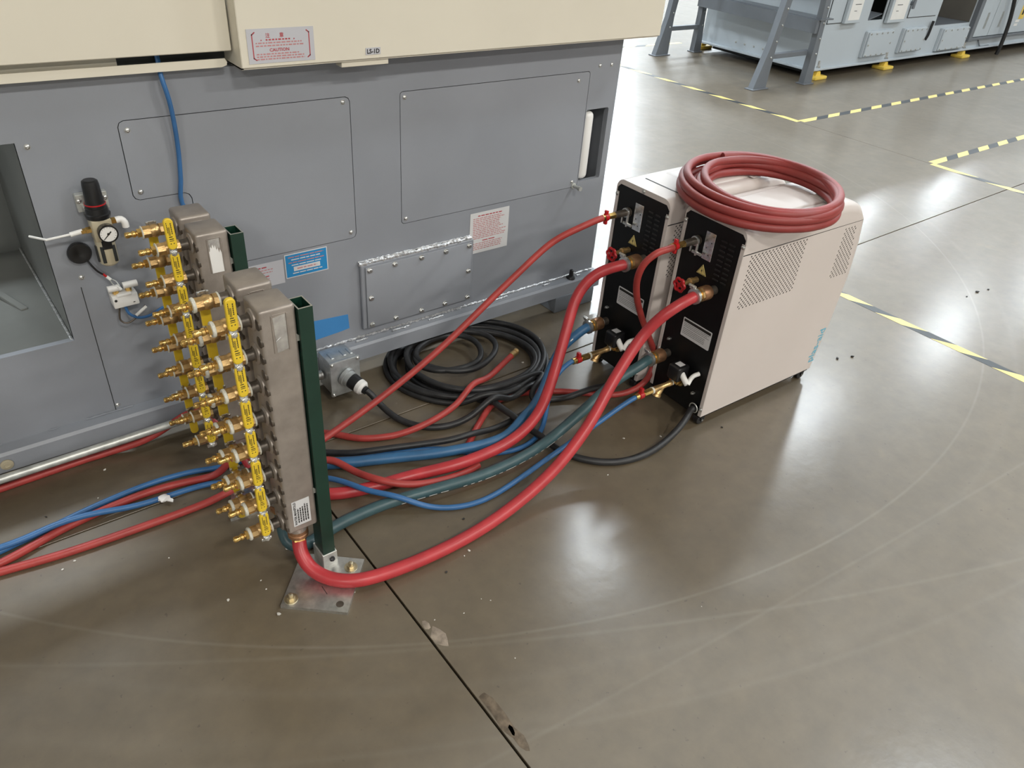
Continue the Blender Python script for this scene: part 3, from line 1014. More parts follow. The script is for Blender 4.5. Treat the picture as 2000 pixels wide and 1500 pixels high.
def stand(dx, dy, plate, label, anchors, kinds, hid):
    """a green post carrying two eight-port headers, on a bolted plate"""
    px, py = 0.5485 + dx, 1.367 + dy
    root = thing('manifold_stand', label, 'manifold', (px, py, 0), group='water manifold stands')
    b = MB()
    hw, hd, wl = 0.0165, 0.026, 0.003
    zt = 0.800
    for q in (((-hw, -hd), (hw, -hd + wl)), ((-hw, hd - wl), (hw, hd)), ((-hw, -hd + wl), (-hw + wl, hd - wl)), ((hw - wl, -hd + wl), (hw, hd - wl))):
        b.box((px + q[0][0], py + q[0][1], 0.03), (px + q[1][0], py + q[1][1], zt))
    b.build('post', 'green', root)
    b = MB()
    for q in (((-hw, -hd), (hw, -hd + wl)), ((-hw, hd - wl), (hw, hd)), ((-hw, -hd + wl), (-hw + wl, hd - wl)), ((hw - wl, -hd + wl), (hw, hd - wl))):
        b.box((px + q[0][0], py + q[0][1], zt), (px + q[1][0], py + q[1][1], zt + 0.0008))
    b.build('post_rim', 'rim', root, 'bare steel rim of the open post')
    b = MB()   # socket the post sits in
    s = 0.004
    for q in (((-hw - s, -hd - s), (hw + s, -hd)), ((-hw - s, hd), (hw + s, hd + s)), ((-hw - s, -hd), (-hw, hd)), ((hw, -hd), (hw + s, hd))):
        b.box((px + q[0][0], py + q[0][1], 0.0), (px + q[1][0], py + q[1][1], 0.055), 0.001, 1)
    sk = b.build('post_socket', 'galv', root)
    b = MB()
    b.lathe([(0, 0.0075), (0.006, 0.0075), (0.009, 0.004)], (px + 0.004, py - hd - s, 0.034), (0, -1, 0), 6)
    b.lathe([(0, 0.0075), (0.006, 0.0075), (0.009, 0.004)], (px + hw + s, py + 0.004, 0.034), (1, 0, 0), 6)
    b.build('set_screw', 'blackp', sk)
    b = MB()
    b.prism([(x, y, 0) for x, y in plate], (0, 0, 0.010))
    pl_ = b.build('base_plate', 'zinc', root)
    for x, y in anchors:
        stick('anchor_bolt', ANCH, pl_, (x, y, 0.010))
    if hid:
        b = MB()
        b.lathe([(0, 0.010), (0.0008, 0.010)], (*hid, 0.010), (0, 0, 1), 16)
        b.build('plugged_hole', 'weldsteel', pl_)
        b = MB()
        c = sum((V(x, y, 0) for x, y in plate), V(0, 0, 0)) / 4
        b.box((c.x - 0.012, c.y - 0.043, 0.010), (c.x - 0.0105, c.y - 0.012, 0.0104))
        b.build('plate_slit', 'dark', pl_)
    b = MB()
    for zc in (0.70, 0.27):
        b.box((px - 0.020, py + 0.02, zc - 0.015), (px - 0.014, py + 0.19, zc + 0.015))
    b.build('cross_strap', 'galv', root)
    for hi, (y0, y1) in enumerate(((1.349, 1.436), (1.466, 1.553))):
        h = header(root, 0.450 + dx, 0.530 + dx, y0 + dy, y1 + dy, 0.168, 0.812, kinds[hi])
        for k in range(8):
            make_valve(root, (0.450 + dx, (y0 + y1) / 2 + dy, VZ[k]), hi == 1, hid is not None, random.uniform(-0.06, 0.06))
        if hi == 0 and hid:
            lb = Label((0.4665, y0 - 0.0002, 0.272), (1, 0, 0), (0, 0, -1), 0.046, 0.082, ['paper', 'ink'])
            lb.text('WATER MANIFOLD', 0.0095, 0.078, 0.0088, 1, 0.0003, 'up', 1.0, 'LEFT')
            for i in range(5):
                yy = 0.074
                end = random.uniform(0.006, 0.026)
                while yy > end:
                    l = min(random.uniform(0.003, 0.010), yy - end)
                    lb.rect(0.0125 + i * 0.0062, yy - l, 0.0034, l, 1)
                    yy -= l + 0.0012
            lb.build('data_label', h, 'white data label with black print')
    return root


s1 = stand(0, 0, [(0.383, 1.286), (0.512, 1.172), (0.632, 1.306), (0.502, 1.420)], 'green post manifold stand nearest the camera, foil label, silver plate',
           [(0.4138, 1.2903, 0.0180)[:2], (0.5885, 1.3003, 0.0180)[:2]], ('foil', None), (0.5084, 1.2062, 0.0100)[:2])
s2 = stand(0.016, 0.424, [(0.391, 1.648), (0.492, 1.636), (0.60, 1.77), (0.470, 1.85)], 'green post manifold stand nearer the machine, torn white label',
           [(0.4253, 1.6497, 0.0180)[:2]], ('torn', None), None)

# ------------------------------------------------------------------ chillers
CW = 0.252   # width
PROF = [(0.632, 0.045), (0.662, 0.235), (0.676, 0.45), (0.664, 0.58), (0.645, 0.662)]


def diamonds(x0, x1, z0, z1, cond=lambda x, z: True, px=0.0176, pz=0.0158, hx=0.0040, hz=0.0043):
    out = []
    i = 0
    z = z1
    while z >= z0:
        x = x0 + (px / 2 if i % 2 else 0)
        while x <= x1:
            if cond(x, z):
                out.append([(x + hx, z), (x, z + hz), (x - hx, z), (x, z - hz)])
            x += px
        z -= pz / 2 * 1.02
        i += 1
    return out


def make_chiller():
    root = thing('chiller', 'cream mould temperature unit nearest the camera', 'chiller', local=True, group='cream temperature units')
    # local frame: x away from the black back panel, y across (0 = near side), z up
    side = [(0.0, 0.045)] + PROF + [(0.0, 0.660)]
    holes = diamonds(0.045, 0.335, 0.462, 0.652) + diamonds(0.55, 0.66, 0.455, 0.645, lambda x, z: x > 0.548 and x < 0.612 + (0.645 - z) * 0.24)
    for nm, y, d in (('side_panel', 0.0, 0.0012), ('side_panel', CW, -0.0012)):
        b = MB()
        sheet(b, side, holes, lambda u, v, y=y: V(u, y, v), (0, d, 0))
        b.build(nm, 'offwhite', root)
    b = MB()   # dark inner box seen through the vents
    b.prism([(x * 0.985 + 0.004, 0.006, z) for x, z in side], (0, CW - 0.012, 0))
    b.build('inner_box', 'dark', root)
    # rounded top cover
    b = MB()
    R_ = 0.032
    rings = []
    for x, zt in ((0.0, 0.745), (0.05, 0.746), (0.25, 0.747), (0.45, 0.746), (0.54, 0.740), (0.59, 0.731), (0.615, 0.720), (0.632, 0.703), (0.643, 0.678), (0.646, 0.664)):
        r_ = min(R_, max(0.002, (zt - 0.664) * 0.9))
        ring = [V(x, 0, 0.664)]
        for k in range(7):
            a = PI - PI / 2 * k / 6
            ring.append(V(x, r_ + math.cos(a) * r_, zt - r_ + math.sin(a) * r_))
        for k in range(7):
            a = PI / 2 - PI / 2 * k / 6
            ring.append(V(x, CW - r_ + math.cos(a) * r_, zt - r_ + math.sin(a) * r_))
        ring.append(V(x, CW, 0.664))
        rings.append(ring)
    b.rings(rings, False, False)
    b.build('top_cover', 'offwhite', root, ang=50)
    # lid raised on the top, sloping to the control side
    b = MB()
    rings = []
    for x, zt, wd in ((0.180, 0.7465, 0.085), (0.195, 0.7505, 0.080), (0.40, 0.752, 0.082), (0.425, 0.751, 0.082), (0.53, 0.742, 0.076), (0.545, 0.7380, 0.075)):
        rings.append([V(x, CW / 2 - wd - 0.006, 0.735), V(x, CW / 2 - wd, zt - 0.003), V(x, CW / 2 - wd + 0.008, zt), V(x, CW / 2 + wd - 0.008, zt), V(x, CW / 2 + wd, zt - 0.003), V(x, CW / 2 + wd + 0.006, 0.735)])
    b.rings(rings, True, False)
    b.build('lid', 'offwhite', root, ang=50)
    b = MB()
    b.box((0.072, 0.036, 0.7450), (0.078, CW - 0.055, 0.7470))
    b.build('top_slot', 'dark', root)
    for (x, y, w_, h_, m_) in ((0.43, 0.10, 0.07, 0.05, 0), (0.20, 0.055, 0.05, 0.04, 1)):
        lb = Label((x, y, 0.7515 if m_ == 0 else 0.7512), (0, -1, 0), (1, 0, 0), w_ if m_ else 0.08, h_, ['white', 'cyan'])
        if m_ == 0:
            lb.rect(0.006, 0.006, 0.045, 0.030, 1)
        else:
            lb.lines(0.005, 0.008, 0.035, 2, 0.012, 0.004, 1)
        lb.build('sticker', root)
    # curved control side
    b = MB()
    rings = []
    for x, z in PROF:
        rings.append([V(x, 0.001, z), V(x + 0.004, 0.012, z), V(x + 0.005, CW / 2, z), V(x + 0.004, CW - 0.012, z), V(x, CW - 0.001, z)])
    b.rings(rings, False, False)
    b.build('control_side', 'offwhite', root)
    # back flanges and screws
    b = MB()
    b.box((-0.001, 0.0, 0.045), (0.001, 0.013, 0.698))
    b.box((-0.001, CW - 0.013, 0.045), (0.001, CW, 0.698))
    arc = lambda c, a0, a1, r_, zc: [(-0.001, c + math.cos(math.radians(a0 + (a1 - a0) * k / 6)) * r_, zc + math.sin(math.radians(a0 + (a1 - a0) * k / 6)) * r_) for k in range(7)]
    b.prism([(-0.001, 0.0, 0.696)] + arc(0.032, 180, 90, 0.032, 0.713) + arc(CW - 0.032, 90, 0, 0.032, 0.713) + [(-0.001, CW, 0.696), (-0.001, CW - 0.003, 0.696), (-0.001, CW - 0.003, 0.712), (-0.001, CW - 0.018, 0.727), (-0.001, 0.018, 0.727), (-0.001, 0.003, 0.712), (-0.001, 0.003, 0.696)], (0.002, 0, 0))
    b.build('back_flange', 'offwhite', root)
    for y, z in ((0.0065, 0.690), (CW - 0.0065, 0.690), (CW / 2, 0.736), (0.006, 0.075), (CW - 0.006, 0.20)):
        link('screw', scr, root, None, None, V(-0.001, y, z), FACE_MX)
    b = MB()
    sheet(b, [(0.013, 0.040), (CW - 0.013, 0.040), (CW - 0.013, 0.698), (CW - 0.002, 0.698), (CW - 0.002, 0.713), (CW - 0.018, 0.729), (0.018, 0.729), (0.002, 0.713), (0.002, 0.698), (0.013, 0.698)], [], lambda u, v: V(0.0015, u, v), (0.01, 0, 0))
    bp = b.build('back_panel', 'black', root)
    b = MB()
    for k in range(9):
        for yy in (0.036, 0.068):
            b.box((-0.0012, yy, 0.545 + k * 0.0165), (0.0015, yy + 0.022, 0.550 + k * 0.0165), 0.0008, 1)
    b.build('louvre', 'blackp', bp)
    b = MB()
    b.box((-0.0008, 0.114, 0.594), (0.0012, 0.153, 0.688), 0.0005, 1)
    for y, z in ((0.124, 0.655), (0.141, 0.634), (0.128, 0.612)):
        b.mi = 1
        b.lathe([(0, 0.0022), (0.0006, 0.0022)], (-0.0008, y, z), (-1, 0, 0), 8)
        b.mi = 0
    b.build('nameplate', ['foil', 'ink'], bp, 'brushed steel plate')
    b = MB()
    tri = [(0.118, 0.541), (0.158, 0.541), (0.138, 0.576)]
    b.prism([(-0.0006, y, z) for y, z in tri], (0.0016, 0, 0))
    b.mi = 1
    q = lambda y, z, s: (-0.0009, 0.138 + (y - 0.138) * s, 0.5535 + (z - 0.5535) * s)
    for i in range(3):
        p, n = tri[i], tri[(i + 1) % 3]
        b.quad(q(*p, 0.88), q(*n, 0.88), q(*n, 0.78), q(*p, 0.78))
    b.mi = 2
    b.poly([q(0.1405, 0.563, 1), q(0.134, 0.5535, 1), q(0.1375, 0.5535, 1), q(0.1355, 0.545, 1), q(0.142, 0.5555, 1), q(0.1385, 0.5555, 1)])
    b.build('warning_triangle', ['tapey', 'ink', 'ink'], bp, 'yellow warning triangle')
    lb = Label((0.0010, 0.166, 0.369), (0, -1, 0), (0, 0, -1), 0.128, 0.070, ['paper', 'ink', 'pinkink'], rad=0.004)
    lb.rect(0.004, 0.004, 0.120, 0.010, 1)
    lb.lines(0.006, 0.018, 0.115, 3, 0.0060, 0.0014, 1, (0.004, 0.02), 0.9)
    lb.lines(0.006, 0.038, 0.115, 4, 0.0062, 0.0014, 1, (0.004, 0.02), 0.8)
    lb.build('instruction_label', bp, 'white label with black title bar')
    # casters
    for x, y in ((0.022, 0.022), (0.022, CW - 0.022), (0.600, 0.022), (0.600, CW - 0.022)):
        b = MB()
        b.lathe([(-0.014, 0.016), (-0.011, 0.021), (0.011, 0.021), (0.014, 0.016)], (x, y, 0.021), (0, 1, 0), 18)
        b.box((x - 0.016, y - 0.017, 0.034), (x + 0.016, y + 0.017, 0.046), 0.002, 1)
        b.box((x - 0.008, y - 0.018, 0.018), (x + 0.008, y - 0.015, 0.040))
        b.box((x - 0.008, y + 0.015, 0.018), (x + 0.008, y + 0.018, 0.040))
        cs = b.build('caster', 'blackp', root)
        b = MB()
        b.lathe([(-0.0195, 0.004), (0.0195, 0.004)], (x, y, 0.021), (0, 1, 0), 8)
        b.build('axle', 'zinc', cs)
    b = MB()
    b.box((0.004, 0.004, 0.036), (0.625, CW - 0.004, 0.0445))
    b.build('base_pan', 'black', root)

    # ---- fittings, x negative = out of the back
    def fit(name, prof, y, z, m_, seg=16, parent=None, x=0.0, label=None):
        q = MB()
        q.lathe(prof, (x, y, z), (-1, 0, 0), seg)
        return q.build(name, m_, parent or root, label)

    # thin upper outlet
    y, z = 0.180, 0.645
    o = fit('outlet_pipe', [(0, 0.0165), (0.004, 0.0165), (0.005, 0.0125), (0.065, 0.0115), (0.067, 0.009)], y, z, 'weldsteel')
    b = MB()
    b.lathe([(0.010, 0.0150), (0.0105, 0.0165), (0.0165, 0.0165), (0.017, 0.0150)], (0, y, z), (-1, 0, 0), 18)
    b.box((-0.018, y + 0.008, z - 0.040), (-0.010, y + 0.014, z - 0.010), 0.001, 1)
    b.box((-0.018, y - 0.016, z - 0.046), (-0.010, y - 0.010, z - 0.006), 0.001, 1)
    b.lathe([(-0.014, 0.0055), (0.022, 0.0055)], (-0.014, y - 0.020, z - 0.036), (0, 1, 0), 6)
    b.build('pipe_clamp', 'zinc', o)
    fit('brass_adapter', [(0.066, 0.0115), (0.100, 0.0115)], y, z, 'brassy', 6, o)
    fit('adapter_collar', [(0.100, 0.0095), (0.112, 0.0095), (0.114, 0.0115), (0.122, 0.0115), (0.124, 0.0095), (0.132, 0.0100)], y, z, 'brassy', 14, o)
    b = MB()
    for s in (1, -1):
        b.box((-0.110, y - 0.007, z + s * 0.0165 - 0.008), (-0.100, y + 0.007, z + s * 0.0165 + 0.008), 0.003, 2)
    b.lathe([(0.098, 0.0128), (0.112, 0.0128)], (0, y, z), (-1, 0, 0), 14)
    b.build('red_valve', 'redenamel', o, 'red butterfly lever')
    # the two big ports
    for nm, y, z in (('hot_port', 0.072, 0.515), ('return_port', 0.200, 0.205)):
        o = fit(nm, [(0, 0.0150), (0.030, 0.0150)], y, z, 'weldsteel', 18)
        fit('thread_wrap', [(0.024, 0.0165), (0.026, 0.0180), (0.031, 0.0175)], y, z, 'ptfe', 16, o)
        fit('copper_coupling', [(0.029, 0.0205), (0.031, 0.0235), (0.036, 0.0245), (0.062, 0.0240), (0.066, 0.0232), (0.067, 0.020)], y, z, 'copper', 24, o)
        fit('brass_nut', [(0.066, 0.0235), (0.076, 0.0235)], y, z, 'brass', 8, o)
        fit('brass_collar', [(0.076, 0.0190), (0.086, 0.0185)], y, z, 'brassy', 18, o)
        b = MB()
        b.lathe([(0.088, 0.0248), (0.0885, 0.0262), (0.098, 0.0262), (0.0985, 0.0248)], (0, y, z), (-1, 0, 0), 22)
        b.box((-0.099, y + 0.006, z + 0.020), (-0.087, y + 0.024, z + 0.032), 0.0015, 1)
        b.lathe([(0, 0.005), (0.026, 0.005)], (-0.093, y + 0.004, z + 0.0285), (0, 1, 0), 8)
        b.build('hose_clamp', 'zinc', o)
    # gate valve with the red wheel
    y, z = 0.150, 0.517
    o = fit('gate_valve', [(0, 0.010), (0.020, 0.010), (0.022, 0.0125), (0.034, 0.0125), (0.036, 0.008), (0.060, 0.0075), (0.062, 0.0045), (0.084, 0.0040)], y, z, 'brass', 14)
    b = MB()
    n = 48
    path = [V(-0.082, y + math.cos(2 * PI * k / n) * (0.0205 + 0.0022 * math.cos(12 * PI * k / n)), z + math.sin(2 * PI * k / n) * (0.0205 + 0.0022 * math.cos(12 * PI * k / n))) for k in range(n + 1)]
    b.sweep(path, 0.0046, 8)
    for k in range(4):
        a = PI / 2 * k + 0.4
        b.sweep([V(-0.080, y, z), V(-0.081, y + math.cos(a) * 0.01, z + math.sin(a) * 0.01), V(-0.082, y + math.cos(a) * 0.020, z + math.sin(a) * 0.020)], 0.0032, 6)
    b.lathe([(0.074, 0.0075), (0.086, 0.0070)], (0, y, z), (-1, 0, 0), 10)
    b.build('handwheel', 'redenamel', o, 'red spoked handwheel')
    # solenoid with drain elbow and the brass water inlet
    y, z = 0.108, 0.150
    b = MB()
    b.box((-0.068, y - 0.026, z + 0.012), (-0.012, y + 0.026, z + 0.070), 0.008, 3)
    sol = b.build('solenoid', 'blackp', root)
    b = MB()
    b.box((-0.052, y - 0.014, z + 0.0702), (-0.026, y + 0.012, z + 0.0712), 0.0004, 1)
    b.build('solenoid_label', 'paper', sol)
    b = MB()
    b.lathe([(0, 0.010), (0.012, 0.010), (0.013, 0.0135), (0.028, 0.0135), (0.030, 0.010), (0.034, 0.010)], (0, y, z), (-1, 0, 0), 6)
    b.lathe([(-0.026, 0.009), (0.026, 0.009)], (-0.030, y, z), (0, 1, 0), 6)
    b.box((-0.044, y - 0.020, z - 0.004), (-0.020, y + 0.020, z + 0.014), 0.003, 2)
    b.lathe([(0.034, 0.0085), (0.048, 0.0085)], (0, y, z), (-1, 0, 0), 12)
    inl = b.build('water_inlet', 'brassy', root)
    fit('thread_wrap', [(0.047, 0.010), (0.052, 0.010)], y, z, 'ptfe', 12, inl)
    b = MB()
    b.lathe([(0.052, 0.0105), (0.064, 0.0105), (0.066, 0.0092), (0.100, 0.0105), (0.112, 0.0118), (0.124, 0.0118)], (0, y, z), (-1, 0, 0), 14)
    b.lathe([(0, 0.0105), (0.026, 0.0110), (0.028, 0.0135), (0.036, 0.0135)], (-0.088, y, z), (-0.55, -0.15, -0.8), 14)
    b.build('strainer', 'brass', inl, 'y-shaped brass strainer')
    fit('thread_wrap', [(0.123, 0.0126), (0.129, 0.0126)], y, z, 'ptfe', 12, inl)
    fit('inlet_ball_valve', [(0.128, 0.0115), (0.158, 0.0115)], y, z, 'brassy', 8, inl)
    fit('hose_tail', [(0.158, 0.0095), (0.176, 0.0095), (0.178, 0.0118), (0.190, 0.0118)], y, z, 'brassy', 14, inl)
    b = MB()
    b.box((-0.174, y - 0.008, z + 0.010), (-0.164, y + 0.008, z + 0.030), 0.003, 2)
    b.lathe([(0.162, 0.0135), (0.176, 0.0135)], (0, y, z), (-1, 0, 0), 14)
    b.build('red_valve', 'redenamel', inl, 'red butterfly lever')
    b = MB()   # white drain elbow
    b.sweep(spline([(-0.044, y - 0.020, z + 0.044), (-0.047, y - 0.040, z + 0.030), (-0.048, y - 0.056, z + 0.020)], 0.006), 0.0105, 12)
    b.sweep(spline([(-0.046, y - 0.056, z + 0.020), (-0.030, y - 0.052, z + 0.036), (-0.022, y - 0.054, z + 0.046), (-0.002, y - 0.060, z + 0.052)], 0.005), 0.0080, 12)
    b.build('drain_elbow', 'white', root, 'white plastic elbow')
    # cable gland
    b = MB()
    n = 20
    path = [V(-0.012, 0.030 + math.cos(2 * PI * k / n) * 0.0175, 0.072 + math.sin(2 * PI * k / n) * 0.0175) for k in range(n + 1)]
    b.sweep(path, 0.0022, 6)
    b.build('cable_ring', 'galv', root)
    inl.scale = (1.25, 1, 1)
    # small clips and leads on the panel
    b = MB()
    for y, z in ((0.205, 0.262), (0.052, 0.120), (0.150, 0.455)):
        b.box((-0.010, y - 0.006, z - 0.003), (0.0015, y + 0.006, z + 0.003), 0.001, 1)
        b.lathe([(0, 0.004), (0.004, 0.003)], (-0.010, y, z), (-1, 0, 0), 8)
    b.build('panel_clip', 'zinc', root)
    # light blue name on the near side, reading upwards
    b = MB()
    vs, fs = text('plas-aid', 0.050, 'CENTER', 0.0006, 1.0)
    b.mi = 0
    bx, bz = 0.639, 0.152
    bv = [b.bm.verts.new((bx - v_ + (u_ * 0.150), -0.0006, bz + u_)) for u_, v_ in vs]
    for f in fs:
        b.face([bv[i] for i in f])
    b.build('name_print', 'cyan', root, 'light blue lettering reading upwards')
    return root


def copy_tree(o, parent=None):
    c = o.copy()
    COL.objects.link(c)
    if parent is not None:
        c.parent = parent
    for ch in o.children:
        copy_tree(ch, c)
    return c


ch1 = make_chiller()
ch1.location = (1.900, 1.206, 0)
ch1.rotation_euler = (0, 0, math.radians(-1.8))
tag(ch1, 'cream chiller unit nearest the camera, its vented side in full view')
ch2 = copy_tree(ch1)
ch2.location = (1.866, 1.488, 0)
ch2.rotation_euler = (0, 0, math.radians(-1.2))
tag(ch2, 'cream chiller unit standing behind, beside the grey machine')

# ------------------------------------------------------------------ hoses and cables
import numpy as np
HOSES = []


def hose(name, pts, r, m_, label, cat='hose', seg=14, group=None, parts=None, rank=5):
    """note a hose; lay_hoses() drapes them over each other in order of rank and builds them"""
    HOSES.append((rank, len(HOSES), name, pts, r, m_, label, cat, seg, group, parts))


def blur(a, sig):
    n = int(sig * 3)
    k = np.exp(-0.5 * (np.arange(-n, n + 1) / sig) ** 2)
    k /= k.sum()
    if a.ndim == 1:
        p = np.concatenate([np.repeat(a[:1], n), a, np.repeat(a[-1:], n)])
        return np.convolve(p, k, 'valid')
    return np.stack([blur(a[:, c], sig) for c in range(a.shape[1])], 1)


def lay_hoses():
    laid = []
    for rank, idx, name, pts, r, m_, label, cat, seg, group, parts in sorted(HOSES, key=lambda h: (h[0], h[1])):
        a = np.array([tuple(p) for p in spline(pts, 0.012)])
        n = len(a)
        edge = np.clip(np.minimum(np.arange(n), n - 1 - np.arange(n)) / 6.0, 0, 1)
        a = a + (blur(a, 2.5) - a) * edge[:, None]
        a[:, 2] = np.maximum(a[:, 2], r)
        for it in range(14):
            need = np.zeros(n)
            for b_, rb in laid:
                dxy = np.hypot(a[:, None, 0] - b_[None, :, 0], a[:, None, 1] - b_[None, :, 1])
                R_ = r + rb + 0.0005
                h = np.where(dxy < R_, b_[None, :, 2] + np.sqrt(np.maximum(R_ * R_ - dxy * dxy, 0)) - a[:, None, 2], 0)
                h = np.where(a[:, None, 2] > b_[None, :, 2] - 0.6 * R_, h, 0)          # passes underneath: leave it
                need = np.maximum(need, h.max(1))
            if need.max() < 0.0008:
                break
            big = np.maximum.reduce([np.roll(need, q) for q in (-2, -1, 0, 1, 2)])
            a[:, 2] += blur(big, 3.0) * edge
        laid.append((a, r))
        path = [V(*p) for p in a]
        b = MB()
        b.sweep(path, r, seg)
        o = b.build(name, m_)
        tag(o, label, cat, group)
        if parts:
            parts(o, path, r)


def marks(t0, t1, ang, m_='white', wdt=0.0032):
    """worn print running along a hose"""
    def f(o, path, r):
        fr = frames(path)
        n = len(fr)
        b = MB()
        i = int(t0 * n)
        while i < int(t1 * n):
            l = random.choice((1, 1, 2, 3))
            if random.random() < 0.8:
                for k in range(i, min(i + l, n - 1)):
                    q = []
                    for j in (k, k + 1):
                        p, t, a, c = fr[j]
                        side = V(0, 0, 1) - t * t.z
                        side.normalize()
                        out = side.cross(t)
                        for s in (-1, 1):
                            th = ang + s * wdt / r / 2
                            q.append(p + (out * math.cos(th) + side * math.sin(th)) * (r + 0.0006))
                    b.quad(q[0], q[1], q[3], q[2])
            i += l + 1
        b.build('hose_print', m_, o, 'worn white print along the hose')
    return f


R1 = 0.0185
hose('hose', [(0.490, 1.3925, 0.118), (0.490, 1.391, 0.095), (0.4790, 1.3687, 0.0780), (0.4799, 1.3453, 0.0500), (0.4936, 1.3133, 0.0320), (0.5214, 1.2759, 0.0260), (0.5575, 1.2427, 0.0285), (0.6028, 1.2270, 0.0260), (0.7662, 1.2099, 0.0195), (0.9964, 1.2154, 0.0240), (1.2510, 1.2477, 0.0750), (1.4142, 1.2799, 0.1650),
              (1.5387, 1.3160, 0.2750), (1.6632, 1.3304, 0.4000), (1.7110, 1.2953, 0.4800), (1.775, 1.283, 0.508), (1.822, 1.2805, 0.5155)], R1, 'red', 'thick red hose from the nearest manifold post to the nearest chiller', seg=18, rank=9)
hose('hose', [(1.789, 1.5615, 0.515), (1.765, 1.563, 0.514), (1.6958, 1.5994, 0.4900), (1.6323, 1.6195, 0.4200), (1.5618, 1.5845, 0.3000), (1.5001, 1.5490, 0.1950), (1.3741, 1.4771, 0.0950), (1.2524, 1.4544, 0.0540), (1.1093, 1.4541, 0.0460), (1.0404, 1.4673, 0.0390), (0.9034, 1.5176, 0.0210), (0.7430, 1.5473, 0.0195), (0.640, 1.595, 0.0195), (0.565, 1.69, 0.034),
              (0.516, 1.775, 0.040), (0.506, 1.812, 0.075), (0.506, 1.8165, 0.118)], R1, 'red', 'thick red hose from the far chiller, lying behind the dark green hose', seg=18, rank=4)
hose('hose', [(1.824, 1.4085, 0.205), (1.800, 1.4085, 0.205), (1.7723, 1.4020, 0.2030), (1.6532, 1.4116, 0.1650), (1.4918, 1.4029, 0.0950), (1.3061, 1.3864, 0.0450), (1.1037, 1.3896, 0.0300), (0.9304, 1.4141, 0.0340), (0.7751, 1.4497, 0.0240), (0.6117, 1.4521, 0.0190), (0.5181, 1.4306, 0.0190), (0.4728, 1.4384, 0.0350), (0.488, 1.500, 0.075), (0.490, 1.5095, 0.118)],
     0.0175, 'teal', 'thick dark green hose from the nearest chiller, white print on it', seg=18, parts=marks(0.30, 0.72, -0.25), rank=5)
hose('hose', [(1.789, 1.6895, 0.205), (1.765, 1.690, 0.203), (1.7333, 1.6962, 0.1850), (1.6647, 1.7117, 0.1250), (1.5851, 1.6682, 0.0750), (1.4403, 1.5657, 0.0450), (1.2665, 1.4987, 0.0350), (1.0656, 1.5339, 0.0370), (0.8937, 1.6264, 0.0200), (0.7556, 1.6882, 0.0185), (0.640, 1.76, 0.0185), (0.575, 1.88, 0.019), (0.520, 1.925, 0.034), (0.506, 1.934, 0.08), (0.506, 1.9335, 0.118)],
     0.0168, 'blue', 'thick blue hose from the far chiller, lying against the red one', seg=18, parts=marks(0.06, 0.30, 0.55), rank=3)
TR = 0.0112
hose('hose', [(1.748, 1.6695, 0.645), (1.725, 1.671, 0.643), (1.6522, 1.6790, 0.6250), (1.5873, 1.7142, 0.5850), (1.4307, 1.7347, 0.4700), (1.1477, 1.7573, 0.2600), (0.9412, 1.7691, 0.1450), (0.7447, 1.7429, 0.0950), (0.5956, 1.7138, 0.0750), (0.4999, 1.7209, 0.0450), (0.4360, 1.7423, 0.0240), (0.3675, 1.7454, 0.0120), (0.2804, 1.7459, 0.0115), (0.1181, 1.7515, 0.0115), (-0.0191, 1.7608, 0.0115), (-0.1571, 1.7821, 0.0115), (-0.3185, 1.8060, 0.0115)],
     TR, 'redthin', 'thin red hose stretched from the far chiller down past the plug, nearest at left', rank=8)
hose('hose', [(1.786, 1.386, 0.645), (1.760, 1.386, 0.644), (1.7258, 1.3949, 0.6400), (1.6961, 1.4088, 0.6150), (1.6989, 1.4335, 0.5450), (1.7368, 1.4560, 0.4600), (1.8118, 1.4777, 0.3400), (1.8648, 1.4690, 0.2450), (1.9330, 1.4782, 0.1300), (1.9002, 1.4599, 0.0650), (1.8393, 1.4623, 0.0350), (1.7637, 1.4947, 0.0160), (1.6531, 1.5977, 0.0115), (1.5393, 1.6684, 0.0115), (1.4470, 1.7031, 0.0115), (1.3633, 1.6997, 0.0115), (1.2522, 1.6322, 0.0115), (1.1443, 1.5507, 0.0115)], TR, 'redthin', 'thin red hose looping down from the nearest chiller between the two chillers', rank=0.3)


def end_fitting(o, path, r):
    p = path[0]
    d = (path[0] - path[3]).normalized()
    b = MB()
    b.lathe([(-0.020, r + 0.0016), (0.0, r + 0.0016), (0.001, r - 0.001), (0.006, r - 0.001), (0.007, r + 0.001), (0.018, r + 0.001), (0.018, r - 0.004)], p, d, 14)
    b.build('hose_end', 'brass', o, 'ribbed brass end fitting')


